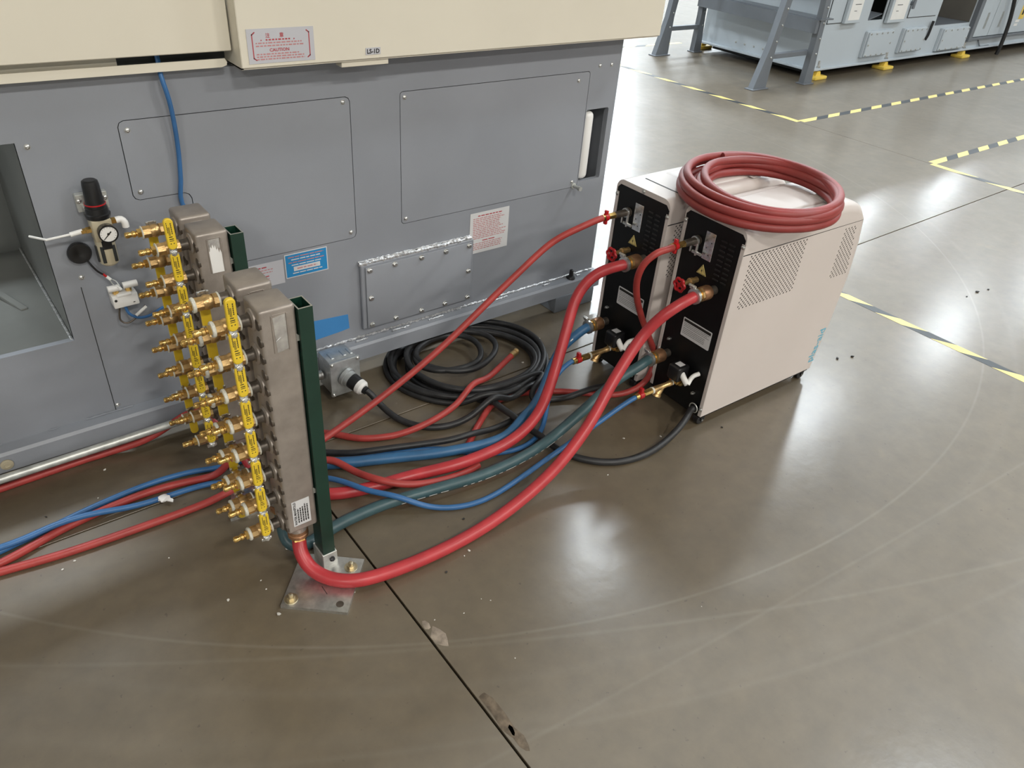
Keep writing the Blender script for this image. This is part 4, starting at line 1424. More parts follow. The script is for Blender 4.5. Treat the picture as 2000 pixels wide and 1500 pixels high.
hose('hose', [(1.5760, 1.8639, 0.0600), (1.5128, 1.8413, 0.0520), (1.3979, 1.7968, 0.0400), (1.2384, 1.7293, 0.0440), (1.0915, 1.6968, 0.0380), (0.9783, 1.7234, 0.0115), (0.8635, 1.7743, 0.0115), (0.7944, 1.8566, 0.0115), (0.60, 1.955, 0.012), (0.50, 1.99, 0.05), (0.4755, 2.0613, 0.1120), (0.4233, 2.0654, 0.1060), (0.3024, 2.0907, 0.0400), (0.1714, 2.1268, 0.0115), (0.0430, 2.1249, 0.0115), (-0.1044, 2.1195, 0.0115), (-0.2886, 2.1168, 0.0115)],
     TR, 'redthin', 'thin red hose with a loose brass end lying on the coiled cable', parts=end_fitting, rank=7.5)
hose('hose', [(1.1205, 1.4532, 0.0115), (1.0666, 1.4471, 0.0115), (0.9915, 1.4448, 0.0200), (0.8745, 1.4696, 0.0360), (0.7994, 1.5219, 0.0500), (0.7640, 1.6185, 0.0300), (0.7190, 1.7034, 0.0120), (0.640, 1.715, 0.013), (0.560, 1.735, 0.023), (0.480, 1.80, 0.022), (0.4305, 1.8356, 0.0130), (0.3622, 1.8605, 0.0112), (0.2502, 1.8803, 0.0112), (0.1092, 1.8739, 0.0112), (-0.0257, 1.8498, 0.0112), (-0.0848, 1.8291, 0.0112), (-0.1524, 1.8124, 0.0112), (-0.1816, 1.8092, 0.0112)],
     TR, 'redthin', 'thin red hose on the floor beside the upper blue one, crossing under blue at left', rank=6)
BR = 0.0086
hose('hose', [(1.672, 1.3205, 0.150), (1.655, 1.3205, 0.149), (1.6119, 1.3252, 0.1350), (1.5039, 1.3378, 0.0850), (1.3313, 1.3376, 0.0400), (1.1554, 1.3233, 0.0120), (1.0502, 1.3139, 0.0090), (0.9668, 1.3292, 0.0090), (0.9008, 1.3675, 0.0090), (0.8241, 1.4152, 0.0300), (0.7542, 1.5030, 0.0400), (0.7197, 1.5654, 0.0400), (0.6866, 1.6342, 0.0330), (0.610, 1.68, 0.034), (0.555, 1.70, 0.037), (0.48, 1.745, 0.022), (0.4219, 1.8124, 0.0120), (0.3523, 1.8324, 0.0088), (0.2378, 1.8398, 0.0088),
              (0.1042, 1.8558, 0.0088), (-0.0216, 1.8597, 0.0200), (-0.0825, 1.8481, 0.0300), (-0.1414, 1.8502, 0.0300), (-0.2560, 1.8833, 0.0120)], BR, 'bluethin', 'thin blue hose from the nearest chiller sagging in front of the dark green hose', rank=7)
hose('hose', [(1.633, 1.603, 0.150), (1.615, 1.603, 0.148), (1.5424, 1.5947, 0.1150), (1.4739, 1.5427, 0.0350), (1.4398, 1.5097, 0.0140), (1.3738, 1.4646, 0.0095), (1.3067, 1.4470, 0.0090), (1.2285, 1.4597, 0.0090), (1.1476, 1.5055, 0.0090), (1.0637, 1.5903, 0.0090), (0.9414, 1.6442, 0.0090), (0.8174, 1.6879, 0.0090), (0.7335, 1.7331, 0.0090), (0.640, 1.80, 0.009), (0.565, 1.868, 0.010), (0.4593, 1.8727, 0.0090), (0.3764, 1.9038, 0.0090), (0.2610, 1.9185, 0.0090), (0.1640, 1.9136, 0.0090), (0.0478, 1.8976, 0.0090), (-0.0459, 1.8772, 0.0090),
              (-0.1454, 1.8612, 0.0090), (-0.2620, 1.8392, 0.0090)], BR, 'bluethin', 'thin blue hose from the far chiller passing under thick hoses, uppermost at left', rank=0)

# power cables
CR = 0.0112
cc = (1.4111, 1.9627, 0.0000)
rnd = random.Random(3)


def coil(turns, a0, rot_, n=22, wob=0.006):
    """one continuous winding whose centre and radii drift from turn to turn"""
    out = []
    for i, (cx, cy, rx, ry, z) in enumerate(turns[:-1]):
        nx = turns[i + 1]
        for k in range(n):
            t = k / n
            f = t * t * (3 - 2 * t)
            X, Y, RX, RY, Z = [p + (q - p) * f for p, q in zip((cx, cy, rx, ry, z), nx)]
            a = a0 + 2 * PI * t
            w = 1 + wob / rx * math.sin(3 * a + i * 1.7)
            x, y = math.cos(a) * RX * w, math.sin(a) * RY * w
            out.append((X + x * math.cos(rot_) - y * math.sin(rot_), Y + x * math.sin(rot_) + y * math.cos(rot_), Z))
    return out


pts = [(0.972, 1.921, 0.080), (0.984, 1.905, 0.068), (1.0013, 1.8760, 0.0340), (1.0190, 1.8099, 0.0140), (1.0455, 1.7530, 0.0115), (1.1064, 1.6877, 0.0115), (1.2062, 1.6648, 0.0115), (1.3119, 1.6603, 0.0115)]
q0, q1 = cc[0] + 0.015, cc[1] + 0.01
TURNS = [(q0, q1, 0.335, 0.290, 0.0115), (q0 + 0.01, q1 - 0.01, 0.305, 0.262, 0.0115), (q0 - 0.005, q1, 0.276, 0.236, 0.0115), (q0 + 0.03, q1 - 0.02, 0.246, 0.206, 0.0115), (q0 + 0.01, q1 + 0.005, 0.318, 0.272, 0.0330), (q0, q1 - 0.01, 0.285, 0.246, 0.0330),
         (q0 + 0.035, q1 - 0.025, 0.245, 0.200, 0.0330), (q0 - 0.055, q1 + 0.035, 0.135, 0.120, 0.0540), (q0 - 0.03, q1 + 0.02, 0.150, 0.130, 0.0540), (q0 + 0.03, q1 - 0.02, 0.290, 0.235, 0.0540)]
pts += coil(TURNS, -1.2, -0.1)[:-1]
pts += [(cc[0] + 0.20, cc[1] - 0.235, 0.034), (1.4767, 1.6358, 0.0140), (1.5487, 1.6060, 0.0115), (1.6294, 1.5706, 0.0115), (1.78, 1.535, 0.03), (1.835, 1.520, 0.062), (1.860, 1.518, 0.072)]
hose('power_cable', pts, CR, 'cable', 'thick black cable coiled on the floor from the grey junction box', 'cable', 12, rank=5.5)
hose('power_cable', [(1.897, 1.2355, 0.072), (1.872, 1.235, 0.070), (1.8254, 1.2134, 0.0550), (1.7477, 1.2018, 0.0260), (1.6269, 1.1916, 0.0130), (1.5085, 1.2168, 0.0120), (1.4294, 1.2800, 0.0120), (1.3870, 1.3598, 0.0120), (1.3736, 1.4318, 0.0120), (1.3560, 1.4985, 0.0120), (1.3478, 1.5916, 0.0120), (1.3398, 1.6526, 0.0120), (1.3271, 1.7436, 0.0120)], 0.0118, 'cable', 'black cable curving over the open floor from the nearest chiller', 'cable', 12, rank=1)
hose('power_cable', [(1.4729, 1.5842, 0.0340), (1.4293, 1.5786, 0.0300), (1.3723, 1.5772, 0.0180), (1.2534, 1.5770, 0.0120), (1.1293, 1.5749, 0.0340), (1.0226, 1.6188, 0.0140), (0.9215, 1.6588, 0.0120), (0.8117, 1.7112, 0.0120), (0.7499, 1.7661, 0.0120), (0.70, 1.80, 0.012), (0.66, 1.86, 0.012), (0.66, 1.95, 0.012)], 0.0105, 'cable', 'black cable lying straight along the floor behind the thick blue hose', 'cable', 12, rank=0.5)

lay_hoses()

# red hose coiled on top of the chillers
turns = []
for R_, z, e in ((0.292, 0.7660, 0.0), (0.262, 0.7660, 0.006), (0.283, 0.7660, -0.004), (0.236, 0.7665, 0.0), (0.290, 0.7890, 0.004), (0.252, 0.7895, -0.010), (0.278, 0.8040, 0.010), (0.246, 0.8060, -0.004), (0.262, 0.8100, 0.0)):
    d_ = (0.292 - R_) * 0.75
    turns.append((2.128 + 0.763 * d_ + e, 1.362 - 0.646 * d_ + e, R_, R_ * 0.865, z))
pts = coil(turns, 0.9, 0.75, 20, 0.004)
b = MB()
b.sweep(spline(pts, 0.02), 0.0135, 14)
tag(b.build('coiled_hose', 'redcoil'), 'red hose wound in a flat coil on top of the chillers', 'hose')

# ------------------------------------------------------------------ things on the grey machine
# conduit and junction box
b = MB()
b.tube([(-1.2, 2.078, 0.070), (0.0, 2.075, 0.076), (0.868, 2.068, 0.090)], 0.0125, 14, 0.2)
cd = b.build('conduit', 'galv')
tag(cd, 'silver conduit pipe running along the foot of the grey machine', 'pipe')
b = MB()
b.lathe([(0, 0.0155), (0.022, 0.0155), (0.024, 0.0175), (0.030, 0.0175), (0.032, 0.013)], (0.852, 2.068, 0.090), (1, 0, 0), 14)
b.box((0.856, 2.060, 0.105), (0.866, 2.076, 0.116), 0.002, 1)
b.build('conduit_coupling', 'zinc', cd)
jb = thing('junction_box', 'grey cast junction box with plug at the conduit end', 'box', (0.95, 2.05, 0.03))
b = MB()
b.box((0.888, 2.012, 0.035), (0.992, 2.104, 0.165), 0.006, 2)
for x in (0.905, 0.95, 0.975):
    b.box((x, 2.03, 0.163), (x + 0.012, 2.07, 0.168), 0.002, 1)
b.build('box_body', 'alum', jb)
b = MB()
b.box((0.884, 2.000, 0.031), (0.996, 2.012, 0.169), 0.003, 2)
cvr = b.build('box_cover', 'alum', jb)
for x, z in ((0.892, 0.161), (0.988, 0.161), (0.892, 0.039), (0.988, 0.039)):
    stick('screw', scr, cvr, (x, 2.0, z), FACE_MY)
ax = V(0.32, -0.92, -0.24)
b = MB()
b.lathe([(0, 0.034), (0.012, 0.034), (0.014, 0.030), (0.030, 0.029)], (0.940, 2.002, 0.103), ax, 22)
sk = b.build('socket', 'alum', jb)
b = MB()
b.lathe([(0.028, 0.0265), (0.032, 0.0275), (0.060, 0.0270), (0.064, 0.0255)], (0.940, 2.002, 0.103), ax, 22)
b.build('plug', 'blackp', sk, 'black plug body')
b = MB()
b.lathe([(0.063, 0.0268), (0.078, 0.0262), (0.086, 0.020), (0.087, 0.012)], (0.940, 2.002, 0.103), ax, 22)
b.build('plug_cap', 'white', sk, 'white plug end')
b = MB()
b.lathe([(0.084, 0.0145), (0.098, 0.0135)], (0.940, 2.002, 0.103), ax, 14)
for s in (-1, 1):
    b.box((0.962 + s * 0.014 - 0.003, 1.925, 0.076), (0.962 + s * 0.014 + 0.003, 1.931, 0.092), 0.001, 1)
b.build('strain_relief', 'blackp', sk)

# air filter regulator
rg = thing('air_regulator', 'beige air filter regulator with black cap and round gauge', 'regulator', (0.32, 2.10, 0.64))
cx, cy = 0.322, 2.098
b = MB()
b.lathe([(0, 0.0255), (0.010, 0.0255), (0.012, 0.0225), (0.060, 0.0205), (0.068, 0.0190), (0.071, 0.0150)], (cx, cy, 0.797), (0, 0, 1), 20)
b.build('knob', 'blackp', rg, 'black adjusting knob')
b = MB()
b.lathe([(0, 0.0262), (0.003, 0.0262)], (cx, cy, 0.8045), (0, 0, 1), 20)
b.build('knob_ring', 'redenamel', rg, 'thin red ring')
b = MB()
b.lathe([(0, 0.029), (0.008, 0.031), (0.012, 0.031), (0.014, 0.028), (0.028, 0.027), (0.030, 0.024)], (cx, cy, 0.768), (0, 0, 1), 20)
b.build('bonnet', 'blackp', rg)
b = MB()
b.box((cx - 0.025, cy - 0.025, 0.708), (cx + 0.025, cy + 0.025, 0.769), 0.006, 2)
b.build('regulator_body', 'beige', rg)
b = MB()
b.lathe([(0, 0.006), (0.004, 0.006), (0.006, 0.018), (0.012, 0.0235), (0.078, 0.0245), (0.082, 0.022)], (cx, cy, 0.630), (0, 0, 1), 20)
bw = b.build('bowl', 'beige', rg)
b = MB()
for a in (-2.2, -0.9, -3.0):
    x, y = cx + math.cos(a) * 0.0235, cy + math.sin(a) * 0.0235
    b.box((x - 0.004, y - 0.004, 0.648), (x + 0.004, y + 0.004, 0.694), 0.001, 1)
b.build('sight_slot', 'dark', bw)
b = MB()
b.box((cx - 0.012, cy - 0.029, 0.688), (cx + 0.012, cy - 0.020, 0.712), 0.002, 1)
b.build('bowl_lock', 'blackp', bw)
b = MB()
b.lathe([(0, 0.022), (0.022, 0.024), (0.026, 0.024), (0.026, 0.0205), (0.0235, 0.0205)], (cx + 0.006, cy - 0.022, 0.737), (0, -1, 0), 24)
gg = b.build('gauge', 'blackp', rg)
b = MB()
b.lathe([(0, 0.0205), (0.0008, 0.0205)], (cx + 0.006, cy - 0.0457, 0.737), (0, -1, 0), 24)
dl = b.build('gauge_dial', 'white', gg)
b = MB()
Y_ = cy - 0.0470
gx, gz = cx + 0.006, 0.737
b.prism([(gx - 0.014, Y_, gz - 0.0135), (gx - 0.0125, Y_, gz - 0.0145), (gx + 0.0085, Y_, gz + 0.0045), (gx + 0.0062, Y_, gz + 0.0070)], (0, 0.0004, 0))
b.lathe([(0, 0.0035), (0.0008, 0.003)], (gx, Y_ + 0.0005, gz), (0, -1, 0), 12)
for k in range(13):
    a = math.radians(225 - 270 * k / 12)
    p = [(gx + math.cos(a + e) * rr_, Y_ + 0.0003, gz + math.sin(a + e) * rr_) for rr_, e in ((0.0165, -0.03), (0.0185, -0.03), (0.0185, 0.03), (0.0165, 0.03))]
    b.quad(*p)
b.build('gauge_needle', 'ink', gg, 'black needle and ticks')
b = MB()
b.lathe([(0.0, 0.009), (0.012, 0.009), (0.013, 0.0075), (0.024, 0.0075)], (cx - 0.025, cy, 0.738), (-1, 0, -0.06), 6)
b.build('inlet_fitting', 'brassy', rg)
b = MB()
b.sweep([V(cx - 0.045, cy, 0.738), V(cx - 0.060, cy, 0.736), V(cx - 0.075, cy, 0.734)], 0.0065, 10)
b.sweep([V(cx - 0.070, cy, 0.735), V(cx - 0.130, cy + 0.004, 0.730), V(cx - 0.16, cy + 0.05, 0.728)], 0.0032, 8)
b.build('white_air_line', 'white', rg)
b = MB()
b.lathe([(0.0, 0.009), (0.014, 0.009)], (cx + 0.025, cy, 0.752), (1, 0, 0), 6)
b.build('outlet_fitting', 'brassy', rg)
b = MB()
b.sweep(spline([(cx + 0.038, cy, 0.752), (cx + 0.052, cy, 0.752), (cx + 0.058, cy - 0.002, 0.744), (cx + 0.059, cy - 0.002, 0.730)], 0.004), 0.0090, 12)
b.build('white_elbow', 'white', rg)
b = MB()
b.box((cx - 0.038, 2.128, 0.775), (cx + 0.038, 2.150, 0.822), 0.002, 1)
b.box((cx - 0.028, cy, 0.792), (cx + 0.028, 2.13, 0.796))
br_ = b.build('bracket', 'galv', rg)
for s in (-1, 1):
    stick('screw', scr, br_, (cx + s * 0.031, 2.128, 0.806), FACE_MY)

# buzzer with its lead
bz = thing('buzzer', 'round black buzzer with two-wire lead under the regulator', 'buzzer', (0.262, 2.15, 0.64))
b = MB()
b.lathe([(0, 0.027), (0.010, 0.030), (0.014, 0.030), (0.018, 0.027), (0.0185, 0.010), (0.017, 0.006)], (0.2614, 2.1500, 0.6632), (0, -1, 0), 26)
b.build('buzzer_body', 'blackp', bz)
b = MB()
b.tube([(0.2734, 2.1420, 0.6412), (0.2820, 2.1320, 0.6221), (0.2925, 2.1280, 0.6044), (0.3050, 2.1260, 0.5928)], 0.0028, 8, 0.006)
b.build('lead', 'blackp', bz)
b = MB()
b.tube([(0.3021, 2.1270, 0.5962), (0.3097, 2.1250, 0.5858)], 0.0034, 8, 0.006)
b.build('red_sleeve', 'redenamel', bz)
b = MB()
b.tube([(0.3088, 2.1250, 0.5876), (0.3164, 2.1220, 0.5776)], 0.0042, 8, 0.006)
b.tube([(0.3301, 2.1120, 0.5548), (0.3342, 2.1080, 0.5476)], 0.0042, 8, 0.006)
b.build('white_connector', 'white', bz)
b = MB()
b.tube([(0.3167, 2.1220, 0.5791), (0.3276, 2.1200, 0.5709), (0.3339, 2.1100, 0.5500)], 0.0016, 6, 0.006)
b.tube([(0.3148, 2.1220, 0.5765), (0.3191, 2.1200, 0.5620), (0.3304, 2.1100, 0.5525)], 0.0016, 6, 0.006)
b.build('bare_wire', 'galv', bz)

# small white pilot valve
sv = thing('pilot_valve', 'small white air valve with blue and maroon tubes', 'valve', (0.34, 2.13, 0.49))
b = MB()
p0 = V(*(0.3386, 2.1200, 0.5150))
rotv = Matrix.Translation(p0) @ Matrix.Rotation(-0.02, 4, 'Y')
b.box((-0.033, -0.014, -0.021), (0.034, 0.03, 0.016), 0.003, 2, rotv)
b.box((-0.020, -0.016, 0.012), (0.020, 0.02, 0.020), 0.002, 1, rotv)
b.mi = 1
b.lathe([(0, 0.0038), (0.001, 0.0038)], rotv @ V(-0.025, -0.0142, 0.004), (0, -1, 0), 10)
b.box((0.018, -0.0146, -0.012), (0.023, -0.0138, -0.010), 0, 1, rotv)
b.mi = 0
b.build('valve_body', ['white', 'blackp'], sv)
b = MB()
b.lathe([(0, 0.0085), (0.018, 0.0085)], rotv @ V(-0.018, 0.002, 0.018), (0, 0, 1), 6)
b.lathe([(0, 0.0085), (0.018, 0.0085)], rotv @ V(0.016, 0.002, 0.018), (0, 0, 1), 6)
b.build('port', 'brassy', sv)
b = MB()
b.lathe([(-0.012, 0.0095), (0.020, 0.0095)], rotv @ V(-0.024, 0.0, 0.036), (1, 0, 0), 12)
b.lathe([(-0.010, 0.0095), (0.028, 0.0095)], rotv @ V(0.014, 0.0, 0.038), (1, 0, 0), 12)
b.build('push_fitting', 'white', sv)
b = MB()
b.tube([rotv @ V(-0.004, 0, -0.02), (0.3397, 2.1150, 0.4674), (0.3599, 2.1100, 0.4506), (0.3884, 2.1150, 0.4449), (0.4368, 2.1400, 0.4481)], 0.0042, 8, 0.008)
b.build('blue_tube', 'bluethin', sv)
b = MB()
b.tube([rotv @ V(-0.018, 0, -0.02), (0.3144, 2.1150, 0.4513), (0.3275, 2.1100, 0.4415), (0.3517, 2.1120, 0.4486), (0.3879, 2.1200, 0.4782)], 0.0026, 8, 0.008)
b.build('maroon_wire', 'weldsteel', sv)
b = MB()
b.tube([(0.3554, 2.1070, 0.4601), (0.3884, 2.1120, 0.4785)], 0.0045, 8, 0.008)
b.build('white_sleeve', 'white', sv)

# ------------------------------------------------------------------ background machine and step stand
BY = 4.50
bm_ = thing('far_machine', 'pale grey machine with bolted covers standing in the upper right', 'machine', (9.5, 5.2, 0))


def bx(a, c, name, m_, bev=0.004, parent=None, label=None):
    q = MB()
    q.box(a, c, bev, 1)
    return q.build(name, m_, parent or bm_, label)


q = MB()
sheet(q, [(7.41, 0.10), (14.5, 0.10), (14.5, 1.75), (7.41, 1.75)], [[(9.70, 0.40), (10.575, 0.40), (10.575, 1.3), (9.70, 1.3)], [(8.21, 0.515), (8.50, 0.515), (8.50, 1.2), (8.21, 1.2)]], lambda u, v: V(u, BY, v), (0, 0.01, 0))
q.build('front_sheet', 'bglight', bm_)
bx((7.41, BY + 0.01, 0.10), (7.42, 5.95, 1.75), 'end_sheet', 'bglight')
bx((7.42, 5.94, 0.10), (14.5, 5.95, 1.75), 'rear_sheet', 'bglight')
bx((7.42, BY + 0.01, 1.74), (14.5, 5.94, 1.75), 'roof_sheet', 'bglight')
bx((7.36, BY - 0.035, 0.082), (14.5, 6.0, 0.104), 'base_flange', 'bglight', 0.003)
bx((7.5, BY + 0.12, 0.03), (14.4, 5.85, 0.082), 'base_beam', 'dark')
q = MB()
q.box((9.69, 5.30, 0.38), (10.6, 5.31, 1.3))
q.box((9.69, BY + 0.01, 0.39), (10.6, 5.30, 0.40))
q.box((9.69, BY + 0.01, 0.40), (9.70, 5.30, 1.3))
q.box((10.575, BY + 0.01, 0.40), (10.585, 5.30, 1.3))
q.build('chute_lining', 'tank', bm_)
q = MB()
q.prism([(9.70, BY + 0.01, 0.402), (10.57, BY + 0.01, 0.402), (10.57, BY + 0.55, 0.402), (10.1, BY + 0.75, 0.402), (9.70, BY + 0.60, 0.402)], (0, 0, 0.002))
q.build('chute_floor', 'bgdark', bm_)
bx((8.20, BY + 0.25, 0.48), (8.52, BY + 0.26, 1.2), 'window_back', 'bglight')
q = MB()
q.box((8.20, BY + 0.12, 0.56), (8.31, BY + 0.18, 1.2), 0.01, 1)
q.prism([(8.20, BY + 0.02, 0.50), (8.50, BY + 0.02, 0.56), (8.50, BY + 0.2, 0.56), (8.20, BY + 0.2, 0.50)], (0, 0, 0.01))
q.build('inside_parts', 'bgdark', bm_)
for k, (x0, x1, z0, z1) in enumerate(((8.24, 8.74, 0.155, 0.412), (8.99, 9.47, 0.155, 0.410), (9.88, 10.53, 0.118, 0.368))):
    bx((x0, BY - 0.035, z0), (x1, BY, z1), 'cover_seat', 'bglight', 0.004)
    cvp = bx((x0 + 0.012, BY - 0.055, z0 + 0.012), (x1 - 0.010, BY - 0.035, z1 - 0.006), 'bolted_cover', 'bglight', 0.004)
    for i in range(5):
        xx = x0 + 0.035 + (x1 - x0 - 0.07) * i / 4
        for zz in (z0 + 0.026, z1 - 0.022):
            stick('bolt', hexs, cvp, (xx, BY - 0.055, zz), FACE_MY)
    for xx in (x0 + 0.03, x1 - 0.028):
        stick('bolt', hexs, cvp, (xx, BY - 0.055, (z0 + z1) / 2), FACE_MY)
# door outlines, pages in holders, handles
def door(x0, x1, z0, z1, m_='bglight', d=0.012):
    q = MB()
    q.box((x0 - 0.007, BY - 0.002, z0 - 0.007), (x1 + 0.007, BY, z1))
    q.build('door_seal', 'dark', bm_)
    return bx((x0, BY - d, z0), (x1, BY, z1), 'access_door', m_, 0.004)


door(7.46, 7.70, 0.517, 1.4)
door(7.72, 8.05, 0.519, 1.4)
door(9.01, 9.63, 0.514, 1.3)
d1 = door(10.70, 11.12, 0.228, 1.5, d=0.03)
d2 = door(11.14, 11.63, 0.228, 1.5, d=0.03)
d3 = door(11.65, 14.3, 0.228, 1.5, d=0.03)
bx((10.585, BY - 0.06, 0.19), (10.67, BY, 1.6), 'door_pillar', 'bgdark', 0.004)
bx((10.67, BY - 0.05, 0.195), (14.5, BY, 0.222), 'lower_sill', 'bgdark', 0.003)
for dd, x in ((d1, 10.92), (d2, 11.32)):
    bx((x, BY - 0.034, 0.32), (x + 0.05, BY - 0.030, 0.50), 'vent_grille', 'alum', 0.001, dd)
for x0, x1, z0 in ((7.74, 7.96, 0.543), (8.56, 8.86, 0.515)):
    hd_ = bx((x0 - 0.04, BY - 0.05, z0 - 0.03), (x1 + 0.02, BY - 0.012, z0 + 0.5), 'document_holder', 'bglight', 0.003)
    lb = Label((x0, BY - 0.0505, z0 + 0.45), (1, 0, 0), (0, 0, -1), x1 - x0 - 0.015, 0.45, ['white', 'ink'])
    lb.rect(0.06, 0.305, 0.11, 0.006, 1)
    lb.rect(0.07, 0.365, 0.05, 0.005, 1)
    lb.build('page', hd_, 'white page in the holder')
q = MB()
q.tube([(9.555, BY - 0.02, 0.26), (9.565, BY - 0.03, 0.31), (9.575, BY - 0.03, 0.40), (9.585, BY - 0.03, 0.46)], 0.016, 8, 0.04)
q.build('hose_handle', 'blackp', bm_)
q = MB()
q.lathe([(0, 0.02), (0.05, 0.02), (0.06, 0.012)], (8.95, BY, 0.66), (0, -1, 0), 10)
q.box((8.93, BY - 0.07, 0.61), (8.97, BY - 0.05, 0.71), 0.005, 1)
q.build('latch', 'bgdark', bm_)
q = MB()
q.tube([(10.98, BY - 0.001, 0.19), (11.0, BY - 0.02, 0.15), (11.05, BY - 0.02, 0.11), (11.30, BY - 0.02, 0.105)], 0.008, 8, 0.04)
q.build('drain_pipe', 'bgdark', bm_)
lb = Label((11.86, BY - 0.031, 0.56), (1, 0, 0), (0, 0, -1), 0.14, 0.17, ['yellowpad', 'ink', 'paper'])
lb.rect(0.05, 0.05, 0.05, 0.07, 1)
lb.build('warning_sticker', bm_, 'orange warning sticker')
lb = Label((11.80, BY - 0.031, 0.385), (1, 0, 0), (0, 0, -1), 0.12, 0.03, ['white', 'ink'])
lb.build('small_sticker', bm_)
lb = Label((11.80, BY - 0.031, 0.340), (1, 0, 0), (0, 0, -1), 0.10, 0.03, ['white', 'ink'])
lb.build('small_sticker', bm_)
for i in range(5):
    stick('bolt', hexs, bm_, (7.41, 5.0 + i * 0.12, 0.17), (0, -PI / 2, 0))
q = MB()
q.tube([(11.45, BY - 0.10, 0.0), (11.45, BY - 0.11, 0.10), (11.42, BY - 0.11, 0.40), (11.30, BY - 0.10, 0.75), (11.25, BY - 0.08, 1.2), (11.25, BY - 0.06, 1.6)], 0.024, 12, 0.04)
tag(q.build('black_hose', 'cable'), 'thick black hose hanging down the front of the far machine', 'hose')

# yellow levelling pads
def pad():
    r_ = thing('levelling_mount', 'yellow levelling pad', 'levelling mount', local=True, group='yellow pads under the far machine')
    q = MB()
    q.box((-0.105, -0.075, 0.0), (0.105, 0.075, 0.034), 0.010, 2)
    q.build('pad', 'yellowpad', r_)
    q = MB()
    q.prism([(-0.045, -0.03, 0.034), (0.045, -0.03, 0.034), (0.026, -0.03, 0.074), (-0.026, -0.03, 0.074)], (0, 0.06, 0))
    q.build('wedge', 'yellowpad', r_)
    q = MB()
    q.lathe([(0, 0.014), (0.10, 0.014), (0.102, 0.008)], (0, 0, 0.07), (0, 0, 1), 10)
    q.lathe([(0.036, 0.028), (0.052, 0.028)], (0, 0, 0.07), (0, 0, 1), 6)
    q.build('stud', 'zinc', r_)
    return r_


p1 = pad()
p1.location = (7.52, 4.50, 0)
p1['label'] = 'yellow levelling pad under the near left corner of the far machine'
for x, y, l in ((8.83, 4.50, 'middle yellow levelling pad along the front of the far machine'), (10.66, 4.50, 'rightmost yellow levelling pad along the front of the far machine'), (7.52, 6.02, 'yellow levelling pad at the rear, behind the step stand leg')):
    c = copy_tree(p1)
    c.location = (x, y, 0)
    c['label'] = l

# step stand
st = thing('step_stand', 'grey steel step stand with splayed feet before the far machine', 'step stand', (6.95, 5.2, 0))


def leg(foot, head, w_, flare):
    """channel leg, flared and plated at the foot; w_ runs across X, the flange along Y"""
    q = MB()
    f, h = V(*foot), V(*head)
    rings = []
    for t, s in ((0.0, flare), (0.30, 1.0), (1.0, 1.0)):
        p = f + (h - f) * t
        ww = w_ * s
        rings.append([p + V(-ww / 2, -0.03, 0), p + V(ww / 2, -0.03, 0), p + V(ww / 2, -0.02, 0), p + V(-ww / 2 + 0.012, -0.02, 0), p + V(-ww / 2 + 0.012, 0.03, 0), p + V(-ww / 2, 0.03, 0)])
    q.rings(rings, True, True, False)
    q.box((f.x - w_ * flare * 0.62, f.y - 0.05, 0.0), (f.x + w_ * flare * 0.6, f.y + 0.05, 0.010), 0.002, 1)
    o = q.build('leg', 'bgdark', st)
    for k in range(6):
        t = 0.22 + k * 0.11
        p = f + (h - f) * t
        stick('bolt', hexs, o, (p.x + w_ * 0.2, p.y - 0.03, p.z), FACE_MY)


leg((6.49, 4.45, 0.005), (6.72, 4.45, 1.25), 0.085, 2.3)
leg((7.20, 4.40, 0.005), (7.16, 4.40, 1.25), 0.080, 1.7)
leg((6.69, 5.90, 0.005), (6.88, 5.90, 1.25), 0.085, 2.3)
leg((7.27, 5.90, 0.005), (7.24, 5.90, 1.25), 0.070, 1.7)
q = MB(); q.box((6.56, 4.425, 0.262), (7.19, 4.475, 0.305), 0.003, 1); q.build('cross_brace', 'bgdark', st)
q = MB(); q.box((6.74, 5.875, 0.240), (7.31, 5.925, 0.283), 0.003, 1); q.build('cross_brace', 'bgdark', st)
q = MB(); q.prism([(7.10, 4.38, 0.465), (7.19, 5.92, 0.465), (7.24, 5.92, 0.465), (7.15, 4.38, 0.465)], (0, 0, 0.115)); bmq = q.build('toe_beam', 'bgdark', st)
q = MB(); q.prism([(7.12, 4.36, 0.58), (7.21, 5.94, 0.58), (7.34, 5.94, 0.58), (7.33, 4.36, 0.58)], (0, 0, 0.012)); q.build('step_tread', 'bgdark', st)
q = MB(); q.prism([(6.62, 4.36, 1.25), (6.80, 5.96, 1.25), (7.34, 5.96, 1.25), (7.33, 4.36, 1.25)], (0, 0, 0.04)); q.build('deck', 'bgdark', st)
for y, x in ((4.42, 7.14), (5.88, 7.22)):
    for z in (0.49, 0.555):
        stick('bolt', hexs, bmq, (x - 0.012, y + 0.02, z), FACE_MX)

# ------------------------------------------------------------------ litter on the floor
b = MB()
p = V(*(0.2630, 1.8219, 0.0200))
rg_ = random.Random(5)
ico = bmesh.new()
bmesh.ops.create_icosphere(ico, subdivisions=2, radius=1.0)
for v in ico.verts:
    k = rg_.uniform(0.85, 1.12)
    v.co = V(v.co.x * 0.0165 * k, v.co.y * 0.0135 * k, v.co.z * 0.008 * k)
b.merge(ico, Matrix.Translation(p) @ Matrix.Rotation(0.2, 4, 'X'))
b.prism([tuple(p + V(*q)) for q in ((0.004, -0.010, -0.006), (0.018, -0.020, -0.010), (0.022, -0.013, -0.009), (0.014, -0.003, -0.004))], (0, 0, 0.004))
tag(b.build('paper_scrap', 'white'), 'crumpled white scrap resting on the blue hose at left', 'scrap')


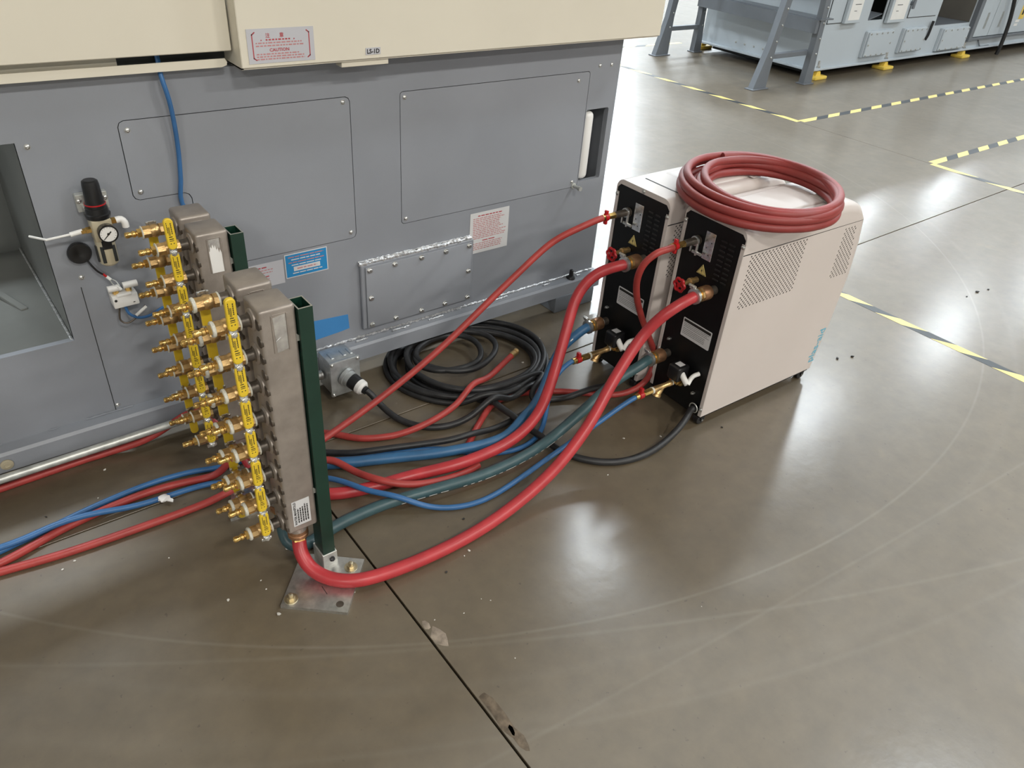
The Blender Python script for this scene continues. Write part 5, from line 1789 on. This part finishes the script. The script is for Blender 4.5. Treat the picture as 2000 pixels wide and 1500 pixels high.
def crumb(px, m_, s, label, grp):
    q = MB()
    ico = bmesh.new()
    bmesh.ops.create_icosphere(ico, subdivisions=1, radius=1.0)
    a = rg_.uniform(0, 3)
    for v in ico.verts:
        k = rg_.uniform(0.7, 1.2)
        v.co = V(v.co.x * s * k, v.co.y * s * 0.7 * k, (v.co.z * 0.45 + 0.4) * s * k)
    q.merge(ico, Matrix.Translation(px) @ Matrix.Rotation(a, 4, 'Z'))
    tag(q.build('crumb', m_), label, 'debris', grp)


for px, s in (((0.2843, 1.3824, -0.0000), 0.0055), ((0.3717, 1.2705, 0.0000), 0.0075), ((0.1601, 2.0618, 0.0000), 0.005), ((0.0035, 1.7302, -0.0000), 0.004), ((-0.0288, 1.7160, 0.0000), 0.004), ((0.1132, 1.9454, 0.0000), 0.003), ((0.3773, 1.3981, -0.0000), 0.003), ((0.3769, 1.3635, 0.0000), 0.0025), ((1.0130, 1.2155, 0.0000), 0.006), ((0.8922, 1.1786, 0.0000), 0.005), ((0.8707, 1.1702, 0.0000), 0.0028), ((0.8400, 1.0042, 0.0000), 0.0025), ((0.8228, 1.0220, 0.0000), 0.0022), ((0.7588, 1.0099, 0.0000), 0.003),
              ((0.7861, 0.8282, 0.0000), 0.0025), ((0.6856, 1.0348, 0.0000), 0.0025), ((1.6271, 1.3037, 0.0000), 0.005), ((1.7457, 1.2414, 0.0000), 0.005), ((1.4497, 1.1964, 0.0000), 0.004), ((1.7360, 2.0091, 0.0000), 0.006), ((1.7730, 2.0633, 0.0000), 0.005), ((1.7894, 1.9677, 0.0000), 0.0075), ((1.6234, 1.8625, 0.0000), 0.006), ((0.4772, 1.4633, -0.0000), 0.004), ((0.5608, 1.2265, 0.0000), 0.003), ((0.2068, 1.6067, 0.0000), 0.003), ((1.2961, 0.6691, 0.0000), 0.0022)):
    crumb(px, 'crumb', s, 'small pale crumb lying on the concrete floor', 'pale crumbs on the floor')
for px, s in (((0.7967, 1.1488, 0.0000), 0.005), ((0.9508, 1.2893, 0.0000), 0.005), ((2.7713, 1.1984, 0.0000), 0.008), ((2.8429, 1.1733, 0.0000), 0.009), ((3.9822, 1.1768, 0.0000), 0.012), ((3.8802, 1.1801, 0.0000), 0.006), ((1.9751, 1.1571, 0.0000), 0.006), ((4.0673, 1.1593, 0.0000), 0.007), ((-0.0228, 1.9431, 0.0000), 0.004)):
    crumb(px, 'crumbd', s, 'small dark fleck lying on the concrete floor', 'dark flecks on the floor')
